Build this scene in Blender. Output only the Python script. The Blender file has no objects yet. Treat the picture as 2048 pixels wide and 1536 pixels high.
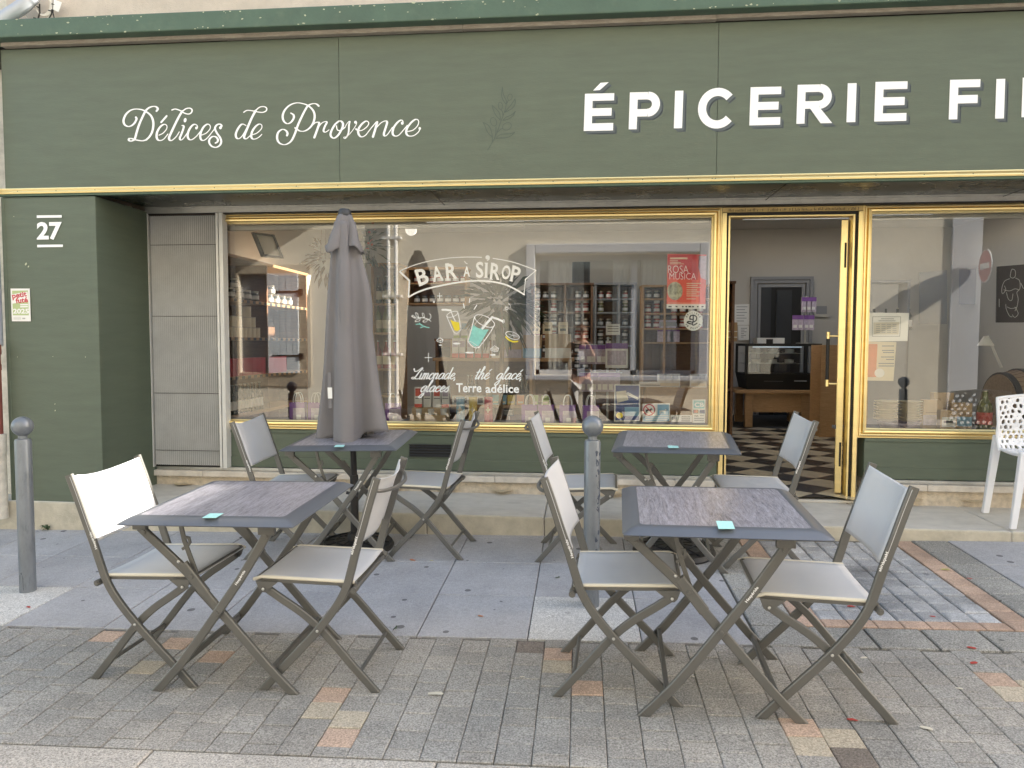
import bpy, bmesh, math, random
from mathutils import Vector, Matrix, noise
random.seed(7)
R = math.radians
PI = math.pi
sc = bpy.context.scene
COL = sc.collection

# ------------------------------------------------------------------ camera model (measured from the photograph)
CW, CP, CR, CF, CH = R(-5.41085717), R(-3.155615), R(.14475327), 1454.961819, 1.4431
GX, GY = .0154, .0359                      # slope of the pavement
_f = Vector((math.sin(CW)*math.cos(CP), math.cos(CW)*math.cos(CP), math.sin(CP)))
_r0 = Vector((math.cos(CW), -math.sin(CW), 0)); _u0 = _r0.cross(_f)
_r = math.cos(CR)*_r0 + math.sin(CR)*_u0
_u = -math.sin(CR)*_r0 + math.cos(CR)*_u0
EYE = Vector((0, 0, CH))
def ray(x, y): return (x-1024)/CF*_r - (y-768)/CF*_u + _f
def at(x, y, Y):
    d = ray(x, y); return EYE + d*(Y/d.y)
def atz(x, y, Z):
    d = ray(x, y); return EYE + d*((Z-CH)/d.z)
def gz(x, y): return GX*x + GY*y
def gnd(x, y, h=0):
    d = ray(x, y); return EYE + d*((h-CH)/(d.z-GX*d.x-GY*d.y))

# ------------------------------------------------------------------ object helpers
WL = {}
def tag(o, label=None, cat=None, group=None, kind=None):
    if label: o['label'] = label
    if cat: o['category'] = cat
    if group: o['group'] = group
    if kind: o['kind'] = kind
    return o
def thing(name, loc=(0, 0, 0), label=None, cat=None, group=None):
    o = bpy.data.objects.new(name, None); COL.objects.link(o)
    o.location = loc; o.empty_display_size = .1
    WL[o] = Vector(loc)
    return tag(o, label, cat, group)
class MB:
    def __init__(s): s.v = []; s.f = []; s.m = []
    def add(s, vs, fs, mi=0):
        n = len(s.v); s.v += [Vector(v) for v in vs]
        s.f += [tuple(i+n for i in f) for f in fs]; s.m += [mi]*len(fs)
        return s
    def box(s, x0, x1, y0, y1, z0, z1, mi=0):
        return s.add([(x0,y0,z0),(x1,y0,z0),(x1,y1,z0),(x0,y1,z0),(x0,y0,z1),(x1,y0,z1),(x1,y1,z1),(x0,y1,z1)],
              [(0,3,2,1),(4,5,6,7),(0,1,5,4),(1,2,6,5),(2,3,7,6),(3,0,4,7)], mi)
    def hexa(s, p, mi=0):            # 8 points: bottom ring then top ring
        return s.add(p, [(0,3,2,1),(4,5,6,7),(0,1,5,4),(1,2,6,5),(2,3,7,6),(3,0,4,7)], mi)
    def quad(s, a, b, c, d, mi=0): return s.add([a,b,c,d], [(0,1,2,3)], mi)
    def ring(s, loops, close=True, capa=True, capb=True, mi=0):
        n = len(loops[0]); vs = [p for l in loops for p in l]; fs = []
        for i in range(len(loops)-1):
            for j in range(n if close else n-1):
                k = (j+1) % n
                fs.append((i*n+j, i*n+k, (i+1)*n+k, (i+1)*n+j))
        if capa and close: fs.append(tuple(range(n-1, -1, -1)))
        if capb and close: fs.append(tuple((len(loops)-1)*n+j for j in range(n)))
        return s.add(vs, fs, mi)
    def tube(s, pts, r, n=10, mi=0, cap=True):
        pts = [Vector(p) for p in pts]; rr = r if isinstance(r, (list, tuple)) else [r]*len(pts)
        loops = []; prev = None
        for i, p in enumerate(pts):
            t = (pts[min(i+1, len(pts)-1)] - pts[max(i-1, 0)]).normalized()
            a = prev if prev else (Vector((0,0,1)) if abs(t.z) < .9 else Vector((1,0,0)))
            a = (a - t*a.dot(t)).normalized(); b = t.cross(a); prev = a
            loops.append([p + rr[i]*(math.cos(2*PI*k/n)*a + math.sin(2*PI*k/n)*b) for k in range(n)])
        return s.ring(loops, True, cap, cap, mi)
    def lathe(s, prof, c=(0,0,0), n=24, mi=0, axis='z'):
        c = Vector(c); loops = []
        for r, h in prof:
            L = []
            for k in range(n):
                a = 2*PI*k/n
                q = (r*math.cos(a), r*math.sin(a), h) if axis == 'z' else ((h, r*math.cos(a), r*math.sin(a)) if axis == 'x' else (r*math.cos(a), h, -r*math.sin(a)))
                L.append(c + Vector(q))
            loops.append(L)
        return s.ring(loops, True, True, True, mi)
    def sphere(s, c, r, n=20, mi=0):
        rx = r if isinstance(r, (list, tuple)) else (r, r, r)
        loops = []
        for i in range(1, n//2):
            a = PI*i/(n//2)
            loops.append([(c[0]+rx[0]*math.sin(a)*math.cos(2*PI*k/n), c[1]+rx[1]*math.sin(a)*math.sin(2*PI*k/n), c[2]-rx[2]*math.cos(a)) for k in range(n)])
        return s.ring(loops, True, True, True, mi)
    def flat(s, path, hw, ht, v0, mi=0, seg=None):
        """bar bent in a (u,z) plane: hw half width in plane, ht half thickness across, at lateral position v0"""
        loops = []
        P = [Vector((p[0], p[1])) for p in path]
        for i, p in enumerate(P):
            t = (P[min(i+1, len(P)-1)] - P[max(i-1, 0)]).normalized(); n = Vector((-t.y, t.x))
            if i in (0, len(P)-1) and seg == 'foot' and i == len(P)-1:
                n = Vector((1, 0))*(1 if n.x > 0 else -1); k = hw/max(abs(n.dot(Vector((-t.y, t.x)))), .4)
            else: k = hw
            c = .32
            sec = [(-1,-1+c),(-1,1-c),(-1+c*.6,1),(1-c*.6,1),(1,1-c),(1,-1+c),(1-c*.6,-1),(-1+c*.6,-1)]
            loops.append([(p.x+n.x*k*a, v0+ht*b, p.y+n.y*k*a) for a, b in sec])
        return s.ring(loops, True, True, True, mi)
    def build(s, name, mats, parent=None, org=None, smooth=False, bevel=0, seg=2):
        if org is None: org = WL.get(parent, Vector((0,0,0))) if parent else Vector((0,0,0))
        org = Vector(org)
        me = bpy.data.meshes.new(name)
        me.from_pydata([tuple(v-org) for v in s.v], [], s.f)
        for m in (mats if isinstance(mats, (list, tuple)) else [mats]): me.materials.append(m)
        for p, mi in zip(me.polygons, s.m): p.material_index = mi; p.use_smooth = smooth
        bm = bmesh.new(); bm.from_mesh(me); bmesh.ops.recalc_face_normals(bm, faces=bm.faces); bm.to_mesh(me); bm.free()
        if smooth: 
            try: me.set_sharp_from_angle(angle=R(38))
            except Exception: pass
        o = bpy.data.objects.new(name, me); COL.objects.link(o)
        if parent: o.parent = parent; WL[o] = WL.get(parent, Vector((0,0,0)))
        else: o.location = org; WL[o] = org
        if bevel:
            b = o.modifiers.new('bevel', 'BEVEL'); b.width = bevel; b.segments = seg; b.limit_method = 'ANGLE'; b.angle_limit = R(40)
        return o
def kids(o): return [c for c in bpy.data.objects if c.parent == o]
def copy_tree(o, parent=None):
    c = o.copy(); COL.objects.link(c); c.parent = parent
    for ch in kids(o): copy_tree(ch, c)
    return c
def cat_rom(pts, n=6):
    pts = [Vector(p) for p in pts]
    if len(pts) < 3: return pts
    out = []
    for i in range(len(pts)-1):
        p0, p1, p2, p3 = pts[max(i-1,0)], pts[i], pts[i+1], pts[min(i+2,len(pts)-1)]
        for k in range(n):
            t = k/n
            out.append(.5*((2*p1)+(p2-p0)*t+(2*p0-5*p1+4*p2-p3)*t*t+(3*p1-p0-3*p2+p3)*t**3))
    out.append(pts[-1]); return out
_lay = [0]
def ribbon(mb, pts, w, fn, n=5, pen=0, thin=.4, mi=0, smooth=True, cap=True):
    """flat brush stroke in a 2-D drawing plane, mapped to the world by fn(x,y,layer)"""
    P = cat_rom([(p[0], p[1]) for p in pts], n) if smooth else [Vector((p[0], p[1])) for p in pts]
    _lay[0] += 1; L = (_lay[0] % 40)
    ls, rs = [], []
    for i, p in enumerate(P):
        t = (P[min(i+1,len(P)-1)] - P[max(i-1,0)])
        t = t.normalized() if t.length > 1e-9 else Vector((1,0))
        k = w
        if pen:                                    # y grows downward: downward strokes are thick
            dn = max(0., t.y) if pen > 0 else abs(t.y)
            k = w*(thin + (1-thin)*dn**1.2)
        nrm = Vector((-t.y, t.x))*k*.5
        if not smooth and 0 < i < len(P)-1:
            a = (P[i]-P[i-1]).normalized(); b = (P[i+1]-P[i]).normalized()
            m = Vector((-(a+b).y, (a+b).x)).normalized(); nrm = m*(w*.5/max(.35, m.dot(Vector((-a.y, a.x)))))
        ls.append(p+nrm); rs.append(p-nrm)
    if cap:
        t = (P[0]-P[1]).normalized(); h = (ls[0]-rs[0]).length*.38
        ls.insert(0, (ls[0]*.75+rs[0]*.25)+t*h); rs.insert(0, (ls[1]*.25+rs[0]*.75)+t*h)
        t = (P[-1]-P[-2]).normalized(); h = (ls[-1]-rs[-1]).length*.38
        a, b = ls[-1], rs[-1]
        ls.append((a*.75+b*.25)+t*h); rs.append((a*.25+b*.75)+t*h)
    N = len(ls)
    mb.add([fn(p.x, p.y, L) for p in ls] + [fn(p.x, p.y, L) for p in rs], [(i, i+1, N+i+1, N+i) for i in range(N-1)], mi)
def poly(mb, pts, fn, mi=0):
    _lay[0] += 1; L = _lay[0] % 40
    mb.add([fn(p[0], p[1], L) for p in pts], [tuple(range(len(pts)))], mi)
def ell(mb, cx, cy, a, b, fn, rot=0, mi=0, n=18):
    c, s = math.cos(rot), math.sin(rot)
    poly(mb, [(cx+a*math.cos(t)*c-b*math.sin(t)*s, cy+a*math.cos(t)*s+b*math.sin(t)*c) for t in [2*PI*k/n for k in range(n)]], fn, mi)
def zoomY(x0, y0, s, Y, dl=.00015):                # drawing plane measured in an enlarged view, lying on wall plane Y
    return lambda x, y, L=0: at(x0+x/s, y0+y/s, Y) - Vector((0, L*dl, 0))
def zoomYi(x0, y0, s, Y, dl=.00015):
    return lambda x, y, L=0: at(x0+x/s, y0+y/s, Y) - Vector((0, L*dl, 0))
_tc = {}
def glyphs(txt, off=0., shear=0., res=3):
    k = (txt, off, shear)
    if k in _tc: return _tc[k]
    cu = bpy.data.curves.new('t', 'FONT'); cu.body = txt; cu.size = 1; cu.offset = off; cu.shear = shear; cu.resolution_u = res
    ob = bpy.data.objects.new('t', cu); COL.objects.link(ob)
    dg = bpy.context.evaluated_depsgraph_get(); me = ob.evaluated_get(dg).to_mesh()
    vs = [(v.co.x, v.co.y) for v in me.vertices]; fs = [tuple(p.vertices) for p in me.polygons]
    ob.evaluated_get(dg).to_mesh_clear(); bpy.data.objects.remove(ob); bpy.data.curves.remove(cu)
    x0 = min(v[0] for v in vs); x1 = max(v[0] for v in vs); y0 = min(v[1] for v in vs); y1 = max(v[1] for v in vs)
    _tc[k] = ([((v[0]-x0)/(x1-x0), (v[1]-y0)/(y1-y0)) for v in vs], fs, (x1-x0)/(y1-y0)); return _tc[k]
def text(mb, txt, x0, x1, y0, y1, fn, off=0., shear=0., mi=0, rot=0):
    """fit the words in the box x0..x1, y0 (bottom) .. y1 (top) of a drawing plane"""
    vs, fs, _ = glyphs(txt, off, shear); _lay[0] += 1; L = _lay[0] % 40
    cx, cy = (x0+x1)/2, (y0+y1)/2; c, s = math.cos(rot), math.sin(rot); out = []
    for u, v in vs:
        a, b = (u-.5)*(x1-x0), (v-.5)*(y1-y0)
        out.append(fn(cx+a*c-b*s, cy+a*s+b*c, L))
    mb.add(out, fs, mi)

# ------------------------------------------------------------------ materials
def mat(name, col, rough=.6, metal=0., var=.10, vs=6., bump=0., bs=90., stretch=(1,1,1), spec=.5, coat=0., dirt=0., dirtcol=(.08,.07,.05), ds=2.5, emit=0.):
    m = bpy.data.materials.new(name); m.use_nodes = True; nt = m.node_tree; N = nt.nodes; L = nt.links
    b = N['Principled BSDF']; b.inputs['Roughness'].default_value = rough; b.inputs['Metallic'].default_value = metal
    b.inputs['Specular IOR Level'].default_value = spec; b.inputs['Coat Weight'].default_value = coat
    tc = N.new('ShaderNodeTexCoord'); mp = N.new('ShaderNodeMapping'); mp.inputs['Scale'].default_value = stretch
    L.new(tc.outputs['Object'], mp.inputs['Vector'])
    n1 = N.new('ShaderNodeTexNoise'); n1.inputs['Scale'].default_value = vs; n1.inputs['Detail'].default_value = 7; n1.inputs['Roughness'].default_value = .62
    L.new(mp.outputs[0], n1.inputs['Vector'])
    cr = N.new('ShaderNodeValToRGB'); e = cr.color_ramp.elements
    e[0].position = .3; e[1].position = .7
    e[0].color = [max(0, c*(1-var)) for c in col]+[1]; e[1].color = [min(1, c*(1+var)) for c in col]+[1]
    L.new(n1.outputs['Fac'], cr.inputs['Fac']); out = cr.outputs['Color']
    if dirt:
        n2 = N.new('ShaderNodeTexNoise'); n2.inputs['Scale'].default_value = ds; n2.inputs['Detail'].default_value = 9; n2.inputs['Roughness'].default_value = .72
        L.new(mp.outputs[0], n2.inputs['Vector'])
        r2 = N.new('ShaderNodeMapRange'); r2.inputs['From Min'].default_value = .52; r2.inputs['From Max'].default_value = .72; r2.inputs['To Max'].default_value = dirt
        L.new(n2.outputs['Fac'], r2.inputs['Value'])
        mx = N.new('ShaderNodeMix'); mx.data_type = 'RGBA'; mx.inputs['B'].default_value = (*dirtcol, 1)
        L.new(r2.outputs[0], mx.inputs['Factor']); L.new(out, mx.inputs['A']); out = mx.outputs['Result']
    L.new(out, b.inputs['Base Color'])
    rr = N.new('ShaderNodeMapRange'); rr.inputs['To Min'].default_value = max(.02, rough-.08); rr.inputs['To Max'].default_value = min(1, rough+.08)
    L.new(n1.outputs['Fac'], rr.inputs['Value']); L.new(rr.outputs[0], b.inputs['Roughness'])
    if bump:
        n3 = N.new('ShaderNodeTexNoise'); n3.inputs['Scale'].default_value = bs; n3.inputs['Detail'].default_value = 5
        L.new(mp.outputs[0], n3.inputs['Vector'])
        bp = N.new('ShaderNodeBump'); bp.inputs['Strength'].default_value = bump; bp.inputs['Distance'].default_value = .01
        L.new(n3.outputs['Fac'], bp.inputs['Height']); L.new(bp.outputs[0], b.inputs['Normal'])
    if emit: b.inputs['Emission Color'].default_value = (*col, 1); b.inputs['Emission Strength'].default_value = emit
    m['p'] = 1
    return m
def stone(name, col, isl=.12, speck=.25, gum=0., dirt=.35, tint=None, rough=.85, dsc=1.6):
    """paving: colour per stone, fine aggregate, broad soiling, gum spots"""
    m = bpy.data.materials.new(name); m.use_nodes = True; nt = m.node_tree; N = nt.nodes; L = nt.links
    b = N['Principled BSDF']; b.inputs['Roughness'].default_value = rough
    tc = N.new('ShaderNodeTexCoord'); geo = N.new('ShaderNodeNewGeometry')
    def rng(sock, a, c, lo, hi):
        r = N.new('ShaderNodeMapRange'); r.inputs['From Min'].default_value = a; r.inputs['From Max'].default_value = c
        r.inputs['To Min'].default_value = lo; r.inputs['To Max'].default_value = hi; L.new(sock, r.inputs['Value']); return r.outputs[0]
    def mul(a, c):
        q = N.new('ShaderNodeMath'); q.operation = 'MULTIPLY'; L.new(a, q.inputs[0]); L.new(c, q.inputs[1]); return q.outputs[0]
    def nz(s, d=6, r=.6):
        q = N.new('ShaderNodeTexNoise'); q.inputs['Scale'].default_value = s; q.inputs['Detail'].default_value = d; q.inputs['Roughness'].default_value = r
        L.new(tc.outputs['Object'], q.inputs['Vector']); return q.outputs['Fac']
    v = rng(geo.outputs['Random Per Island'], 0, 1, 1-isl, 1+isl)
    fine = nz(150, 3, .75); v = mul(v, rng(fine, .33, .67, 1-speck, 1+speck))
    v = mul(v, rng(nz(45, 4), .3, .7, .92, 1.08))
    big = nz(dsc, 8, .65); v = mul(v, rng(big, .38, .68, 1.08, 1-dirt))
    if gum:
        vo = N.new('ShaderNodeTexVoronoi'); vo.inputs['Scale'].default_value = 3.6; vo.voronoi_dimensions = '2D'; L.new(tc.outputs['Object'], vo.inputs['Vector'])
        sp = N.new('ShaderNodeSeparateColor'); L.new(vo.outputs['Color'], sp.inputs[0])
        th = rng(sp.outputs[0], .3, 1, 0., .075)
        lt = N.new('ShaderNodeMath'); lt.operation = 'LESS_THAN'; L.new(vo.outputs['Distance'], lt.inputs[0]); L.new(th, lt.inputs[1])
        v = mul(v, rng(lt.outputs[0], 0, 1, 1, 1-gum))
    vm = N.new('ShaderNodeVectorMath'); vm.operation = 'SCALE'; L.new(v, vm.inputs['Scale'])
    if tint:
        mx = N.new('ShaderNodeMix'); mx.data_type = 'RGBA'; mx.inputs['A'].default_value = (*col, 1); mx.inputs['B'].default_value = (*tint, 1)
        q = N.new('ShaderNodeMath'); q.operation = 'FRACT'; q2 = N.new('ShaderNodeMath'); q2.operation = 'MULTIPLY'; q2.inputs[1].default_value = 17.31
        L.new(geo.outputs['Random Per Island'], q2.inputs[0]); L.new(q2.outputs[0], q.inputs[0]); L.new(q.outputs[0], mx.inputs['Factor'])
        L.new(mx.outputs['Result'], vm.inputs[0])
    else: vm.inputs[0].default_value = col
    L.new(vm.outputs[0], b.inputs['Base Color'])
    bp = N.new('ShaderNodeBump'); bp.inputs['Strength'].default_value = .35; bp.inputs['Distance'].default_value = .004
    L.new(nz(190, 4, .7), bp.inputs['Height']); L.new(bp.outputs[0], b.inputs['Normal'])
    return m
def glass_mat(name, tint=(.93,.95,.94), gain=2.0, rough=0.0):
    m = bpy.data.materials.new(name); m.use_nodes = True; nt = m.node_tree; N = nt.nodes; L = nt.links
    N.remove(N['Principled BSDF']); o = N['Material Output']
    t = N.new('ShaderNodeBsdfTransparent'); t.inputs[0].default_value = (*tint, 1)
    g = N.new('ShaderNodeBsdfGlossy'); g.inputs['Roughness'].default_value = rough; g.inputs['Color'].default_value = (1,1,1,1)
    fr = N.new('ShaderNodeFresnel'); fr.inputs['IOR'].default_value = 1.5
    ml = N.new('ShaderNodeMath'); ml.operation = 'MULTIPLY'; ml.use_clamp = True; ml.inputs[1].default_value = gain; L.new(fr.outputs[0], ml.inputs[0])
    mx = N.new('ShaderNodeMixShader'); L.new(ml.outputs[0], mx.inputs[0]); L.new(t.outputs[0], mx.inputs[1]); L.new(g.outputs[0], mx.inputs[2])
    L.new(mx.outputs[0], o.inputs['Surface']); return m
def wood_mat(name, c0, c1, scale=3., stretch=(1,12,12), rough=.5, coat=0., dist=2.2, fine=.35):
    m = bpy.data.materials.new(name); m.use_nodes = True; nt = m.node_tree; N = nt.nodes; L = nt.links
    b = N['Principled BSDF']; b.inputs['Roughness'].default_value = rough; b.inputs['Coat Weight'].default_value = coat
    tc = N.new('ShaderNodeTexCoord'); mp = N.new('ShaderNodeMapping'); mp.inputs['Scale'].default_value = stretch; L.new(tc.outputs['Object'], mp.inputs['Vector'])
    oi = N.new('ShaderNodeObjectInfo'); ad = N.new('ShaderNodeVectorMath'); ad.operation = 'ADD'
    sc_ = N.new('ShaderNodeVectorMath'); sc_.operation = 'SCALE'; sc_.inputs[0].default_value = (7.3,11.1,5.7); L.new(oi.outputs['Random'], sc_.inputs['Scale'])
    L.new(mp.outputs[0], ad.inputs[0]); L.new(sc_.outputs[0], ad.inputs[1])
    n1 = N.new('ShaderNodeTexNoise'); n1.inputs['Scale'].default_value = scale; n1.inputs['Detail'].default_value = 8; n1.inputs['Roughness'].default_value = .65; n1.inputs['Distortion'].default_value = dist
    L.new(ad.outputs[0], n1.inputs['Vector'])
    n2 = N.new('ShaderNodeTexNoise'); n2.inputs['Scale'].default_value = scale*9; n2.inputs['Detail'].default_value = 4; n2.inputs['Distortion'].default_value = dist*.5; L.new(ad.outputs[0], n2.inputs['Vector'])
    mm = N.new('ShaderNodeMix'); mm.inputs['Factor'].default_value = fine; L.new(n1.outputs['Fac'], mm.inputs['A']); L.new(n2.outputs['Fac'], mm.inputs['B'])
    cr = N.new('ShaderNodeValToRGB'); e = cr.color_ramp.elements; e[0].position = .34; e[1].position = .66; e[0].color = (*c0,1); e[1].color = (*c1,1)
    L.new(mm.outputs['Result'], cr.inputs['Fac']); L.new(cr.outputs['Color'], b.inputs['Base Color'])
    bp = N.new('ShaderNodeBump'); bp.inputs['Strength'].default_value = .15; bp.inputs['Distance'].default_value = .002; L.new(mm.outputs['Result'], bp.inputs['Height']); L.new(bp.outputs[0], b.inputs['Normal'])
    return m
M = {}
M['green'] = mat('green_paint', (.095,.120,.086), .46, var=.10, vs=3.0, bump=.12, bs=30, stretch=(1,1,7), dirt=.10, dirtcol=(.17,.21,.15), ds=1.2)
M['greendark'] = mat('green_paint_ledge', (.075,.125,.09), .6, var=.12, vs=5, bump=.2, bs=50, dirt=.10, dirtcol=(.30,.33,.22), ds=7)
M['chip'] = mat('lichen_flake', (.45,.47,.33), .8)
M['gold'] = mat('gold_anodised', (.92,.74,.36), .36, 1., var=.06, vs=2, stretch=(1,1,8))
M['goldold'] = mat('gold_tarnished', (.45,.34,.16), .45, 1., var=.18, vs=9)
M['alu'] = mat('aluminium_dull', (.52,.52,.50), .45, .85, var=.10, vs=9, dirt=.35, dirtcol=(.22,.21,.19), ds=6)
M['alu_slat'] = mat('aluminium_slat', (.66,.66,.64), .5, .15, var=.08, vs=7)
M['black'] = mat('black_and_unlit', (.012,.011,.010), .6)  # black parts, and sheets that paint unlit gaps and rooms
M['darkgap'] = mat('dark_bronze', (.03,.018,.012), .5)
M['white'] = mat('white_paint', (.80,.80,.78), .5, var=.03)
M['signwhite'] = mat('sign_white', (.90,.91,.91), .5, var=.02, vs=12)
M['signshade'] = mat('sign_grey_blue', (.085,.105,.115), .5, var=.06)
M['branch'] = mat('sign_branch', (.062,.088,.070), .5, var=.06)
M['render'] = mat('wall_render', (.56,.49,.42), .9, var=.10, vs=8, bump=.5, bs=140, dirt=.25, dirtcol=(.36,.31,.26))
M['plank'] = wood_mat('old_batten', (.20,.17,.14), (.42,.38,.32), 4, (1,10,10), .8)
M['marble'] = mat('sill_marble', (.62,.57,.50), .5, var=.18, vs=9, bump=.25, bs=60, dirt=.45, dirtcol=(.42,.33,.24), ds=7)
M['base'] = mat('sill_stone', (.60,.52,.41), .85, var=.22, vs=26, bump=.8, bs=110, dirt=.6, dirtcol=(.72,.67,.58), ds=5)
M['conc'] = mat('step_concrete', (.60,.57,.51), .8, var=.10, vs=7, bump=.2, bs=120, dirt=.35, dirtcol=(.30,.27,.22), ds=3, stretch=(1,1.6,1))
M['kerb'] = mat('kerb_face', (.50,.46,.37), .85, var=.14, vs=11, bump=.4, bs=110, dirt=.4, dirtcol=(.24,.22,.18), ds=4)
M['frame'] = mat('chair_metal', (.150,.148,.138), .40, .45, var=.05, vs=5)
M['steel'] = mat('rivet_steel', (.75,.75,.74), .3, 1., var=.02)
M['fabric'] = mat('chair_textile', (.56,.565,.575), .62, 0, var=.05, vs=3, bump=.25, bs=900)
M['piping'] = mat('chair_piping', (.66,.62,.52), .55, 0, var=.05)
M['tablerim'] = mat('table_rim', (.135,.145,.165), .40, .35, var=.05)
M['tabletop'] = wood_mat('table_laminate', (.075,.070,.082), (.44,.43,.48), 2.4, (14,1.5,8), .30, .0, 2.2, .45)
M['card'] = mat('mint_card', (.42,.75,.72), .6, var=.08, vs=90)
M['parasol'] = mat('parasol_cloth', (.180,.172,.178), .85, 0, var=.08, vs=2.5, bump=.25, bs=700)
M['parasoldk'] = mat('parasol_plastic', (.035,.038,.045), .5)
M['pole'] = mat('pole_black', (.018,.018,.02), .4, .2)
M['basebk'] = mat('base_black', (.016,.016,.017), .45, bump=.2, bs=25)
M['bollard'] = mat('bollard_paint', (.18,.20,.225), .34, .3, var=.12, vs=7, stretch=(3,3,1), dirt=.5, dirtcol=(.05,.065,.085), ds=9)
M['plastic'] = mat('white_plastic', (.80,.81,.84), .4, var=.02)
M['pipegrey'] = mat('grey_pipe', (.42,.45,.50), .5, .3, var=.08)
M['pipered'] = mat('red_pipe', (.22,.065,.05), .55, var=.15, vs=12)
M['pipewhite'] = mat('pipe_socket', (.60,.57,.50), .8, var=.2, vs=14, dirt=.5, dirtcol=(.35,.31,.25), ds=8)
M['cable'] = mat('cable_white', (.75,.72,.66), .5)
M['intwall'] = mat('shop_wall', (.50,.475,.43), .85, var=.03, vs=2)
M['ceil'] = mat('shop_ceiling', (.60,.575,.53), .85, var=.03)
M['pine'] = wood_mat('pine_wood', (.30,.165,.07), (.46,.28,.13), 2.5, (1.5,1.5,14), .5)
M['walnut'] = wood_mat('brown_wood', (.12,.055,.025), (.22,.11,.05), 2.5, (1.5,1.5,14), .5)
M['pale'] = wood_mat('pale_wood', (.42,.30,.17), (.58,.44,.27), 2.5, (14,1.5,1.5), .55)
M['grey'] = mat('grey_casing', (.27,.27,.275), .6, var=.04)
M['ink'] = mat('black_ink', (.02,.02,.02), .6)
M['paper'] = mat('paper_white', (.80,.79,.76), .8, var=.02)
M['kraft'] = mat('kraft_paper', (.50,.35,.20), .8, var=.06)
M['cream'] = mat('cream_print', (.72,.64,.48), .7, var=.06)
M['purple'] = mat('purple_print', (.22,.09,.33), .6, var=.12, vs=20)
M['lilac'] = mat('lavender_print', (.50,.43,.52), .6, var=.25, vs=30)
M['red'] = mat('red_print', (.52,.045,.06), .5, var=.08)
M['coral'] = mat('coral_print', (.72,.14,.10), .6, var=.15, vs=9)
M['blue'] = mat('blue_print', (.22,.42,.58), .5, var=.08)
M['navy'] = mat('navy_print', (.04,.07,.22), .5, var=.3, vs=12)
M['yellow'] = mat('yellow_print', (.78,.60,.16), .5, var=.08)
M['orange'] = mat('orange_print', (.72,.27,.10), .5, var=.1)
M['teal'] = mat('teal_print', (.13,.40,.44), .5, var=.1)
M['limeg'] = mat('lime_print', (.42,.55,.18), .5, var=.15)
M['aqua'] = mat('aqua_paint', (.28,.66,.60), .6, var=.12, vs=40)
M['yolk'] = mat('yolk_paint', (.85,.70,.04), .6, var=.1)
M['jar'] = mat('jar_glass', (.10,.10,.085), .12, 0, var=.3, vs=12, spec=.8)
M['jarred'] = mat('jar_red', (.30,.05,.035), .15, 0, var=.3, vs=14, spec=.8)
M['jargreen'] = mat('jar_green', (.17,.18,.06), .15, 0, var=.3, vs=14, spec=.8)
M['lid'] = mat('jar_lid', (.55,.50,.42), .3, .8)
M['amber'] = mat('amber_bottle', (.50,.20,.03), .15, 0, var=.2, spec=.8)
M['bottle'] = mat('dark_bottle', (.02,.03,.02), .12, 0, spec=.8)
M['leafdk'] = mat('leaf_green', (.045,.075,.03), .6, var=.3, vs=12)
M['leafbr'] = mat('leaf_brown', (.17,.11,.06), .7, var=.3, vs=12)
M['leafred'] = mat('leaf_red', (.45,.05,.04), .6, var=.2)
M['leafyel'] = mat('leaf_yellow', (.55,.50,.15), .6, var=.2)
M['leafpale'] = mat('leaf_pale', (.62,.58,.48), .7, var=.1)
M['leafor'] = mat('leaf_orange', (.50,.19,.08), .7, var=.2)
M['glass'] = glass_mat('window_glass', gain=2.9)
M['caseglass'] = glass_mat('case_glass', (.85,.9,.93), 2.0)
M['charcoal'] = mat('charcoal_box', (.03,.032,.036), .5, var=.1)
M['tilew'] = mat('floor_pale_tile', (.52,.44,.30), .35, var=.14, vs=9, dirt=.3, dirtcol=(.33,.27,.17), ds=5)
M['tileb'] = mat('floor_black_tile', (.022,.022,.022), .3, var=.2)
M['skin'] = mat('skin', (.50,.30,.22), .55, var=.05)
M['jacket'] = mat('dark_jacket', (.03,.032,.04), .8)
M['shirt'] = mat('pale_shirt', (.50,.55,.62), .8)
M['trouser'] = mat('white_trousers', (.72,.71,.69), .85)
M['hair'] = mat('brown_hair', (.10,.05,.03), .6)
# ================================================================== GROUND
def struct(o): o['kind'] = 'structure'; return o
M['asphalt'] = stone('street_asphalt', (.075,.073,.072), .0, .35, 0, .2)
M['joint'] = stone('joint_sand', (.15,.14,.12), 0, .4, 0, .3)
M['paver'] = stone('paver_grey', (.345,.325,.295), .08, .55, 0, .28, tint=(.32,.31,.29))
M['paverred'] = stone('paver_salmon', (.47,.345,.265), .08, .40, 0, .12)
M['paversand'] = stone('paver_sand', (.44,.385,.30), .08, .40, 0, .12)
M['slab'] = stone('slab_blue_grey', (.40,.398,.412), .05, .22, .62, .20)
M['slabrough'] = stone('slab_aggregate', (.33,.32,.295), .08, .6, .5, .34)
M['slabwhite'] = stone('slab_pale', (.55,.54,.52), .03, .45, .3, .18)
M['sett'] = stone('sett_grey', (.42,.42,.425), .16, .35, .3, .55, dsc=2.6)
M['settred'] = stone('sett_salmon', (.52,.37,.28), .08, .30, 0, .30, dsc=3.0)
M['border'] = stone('border_granite', (.44,.41,.37), .05, .55, 0, .16)

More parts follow.
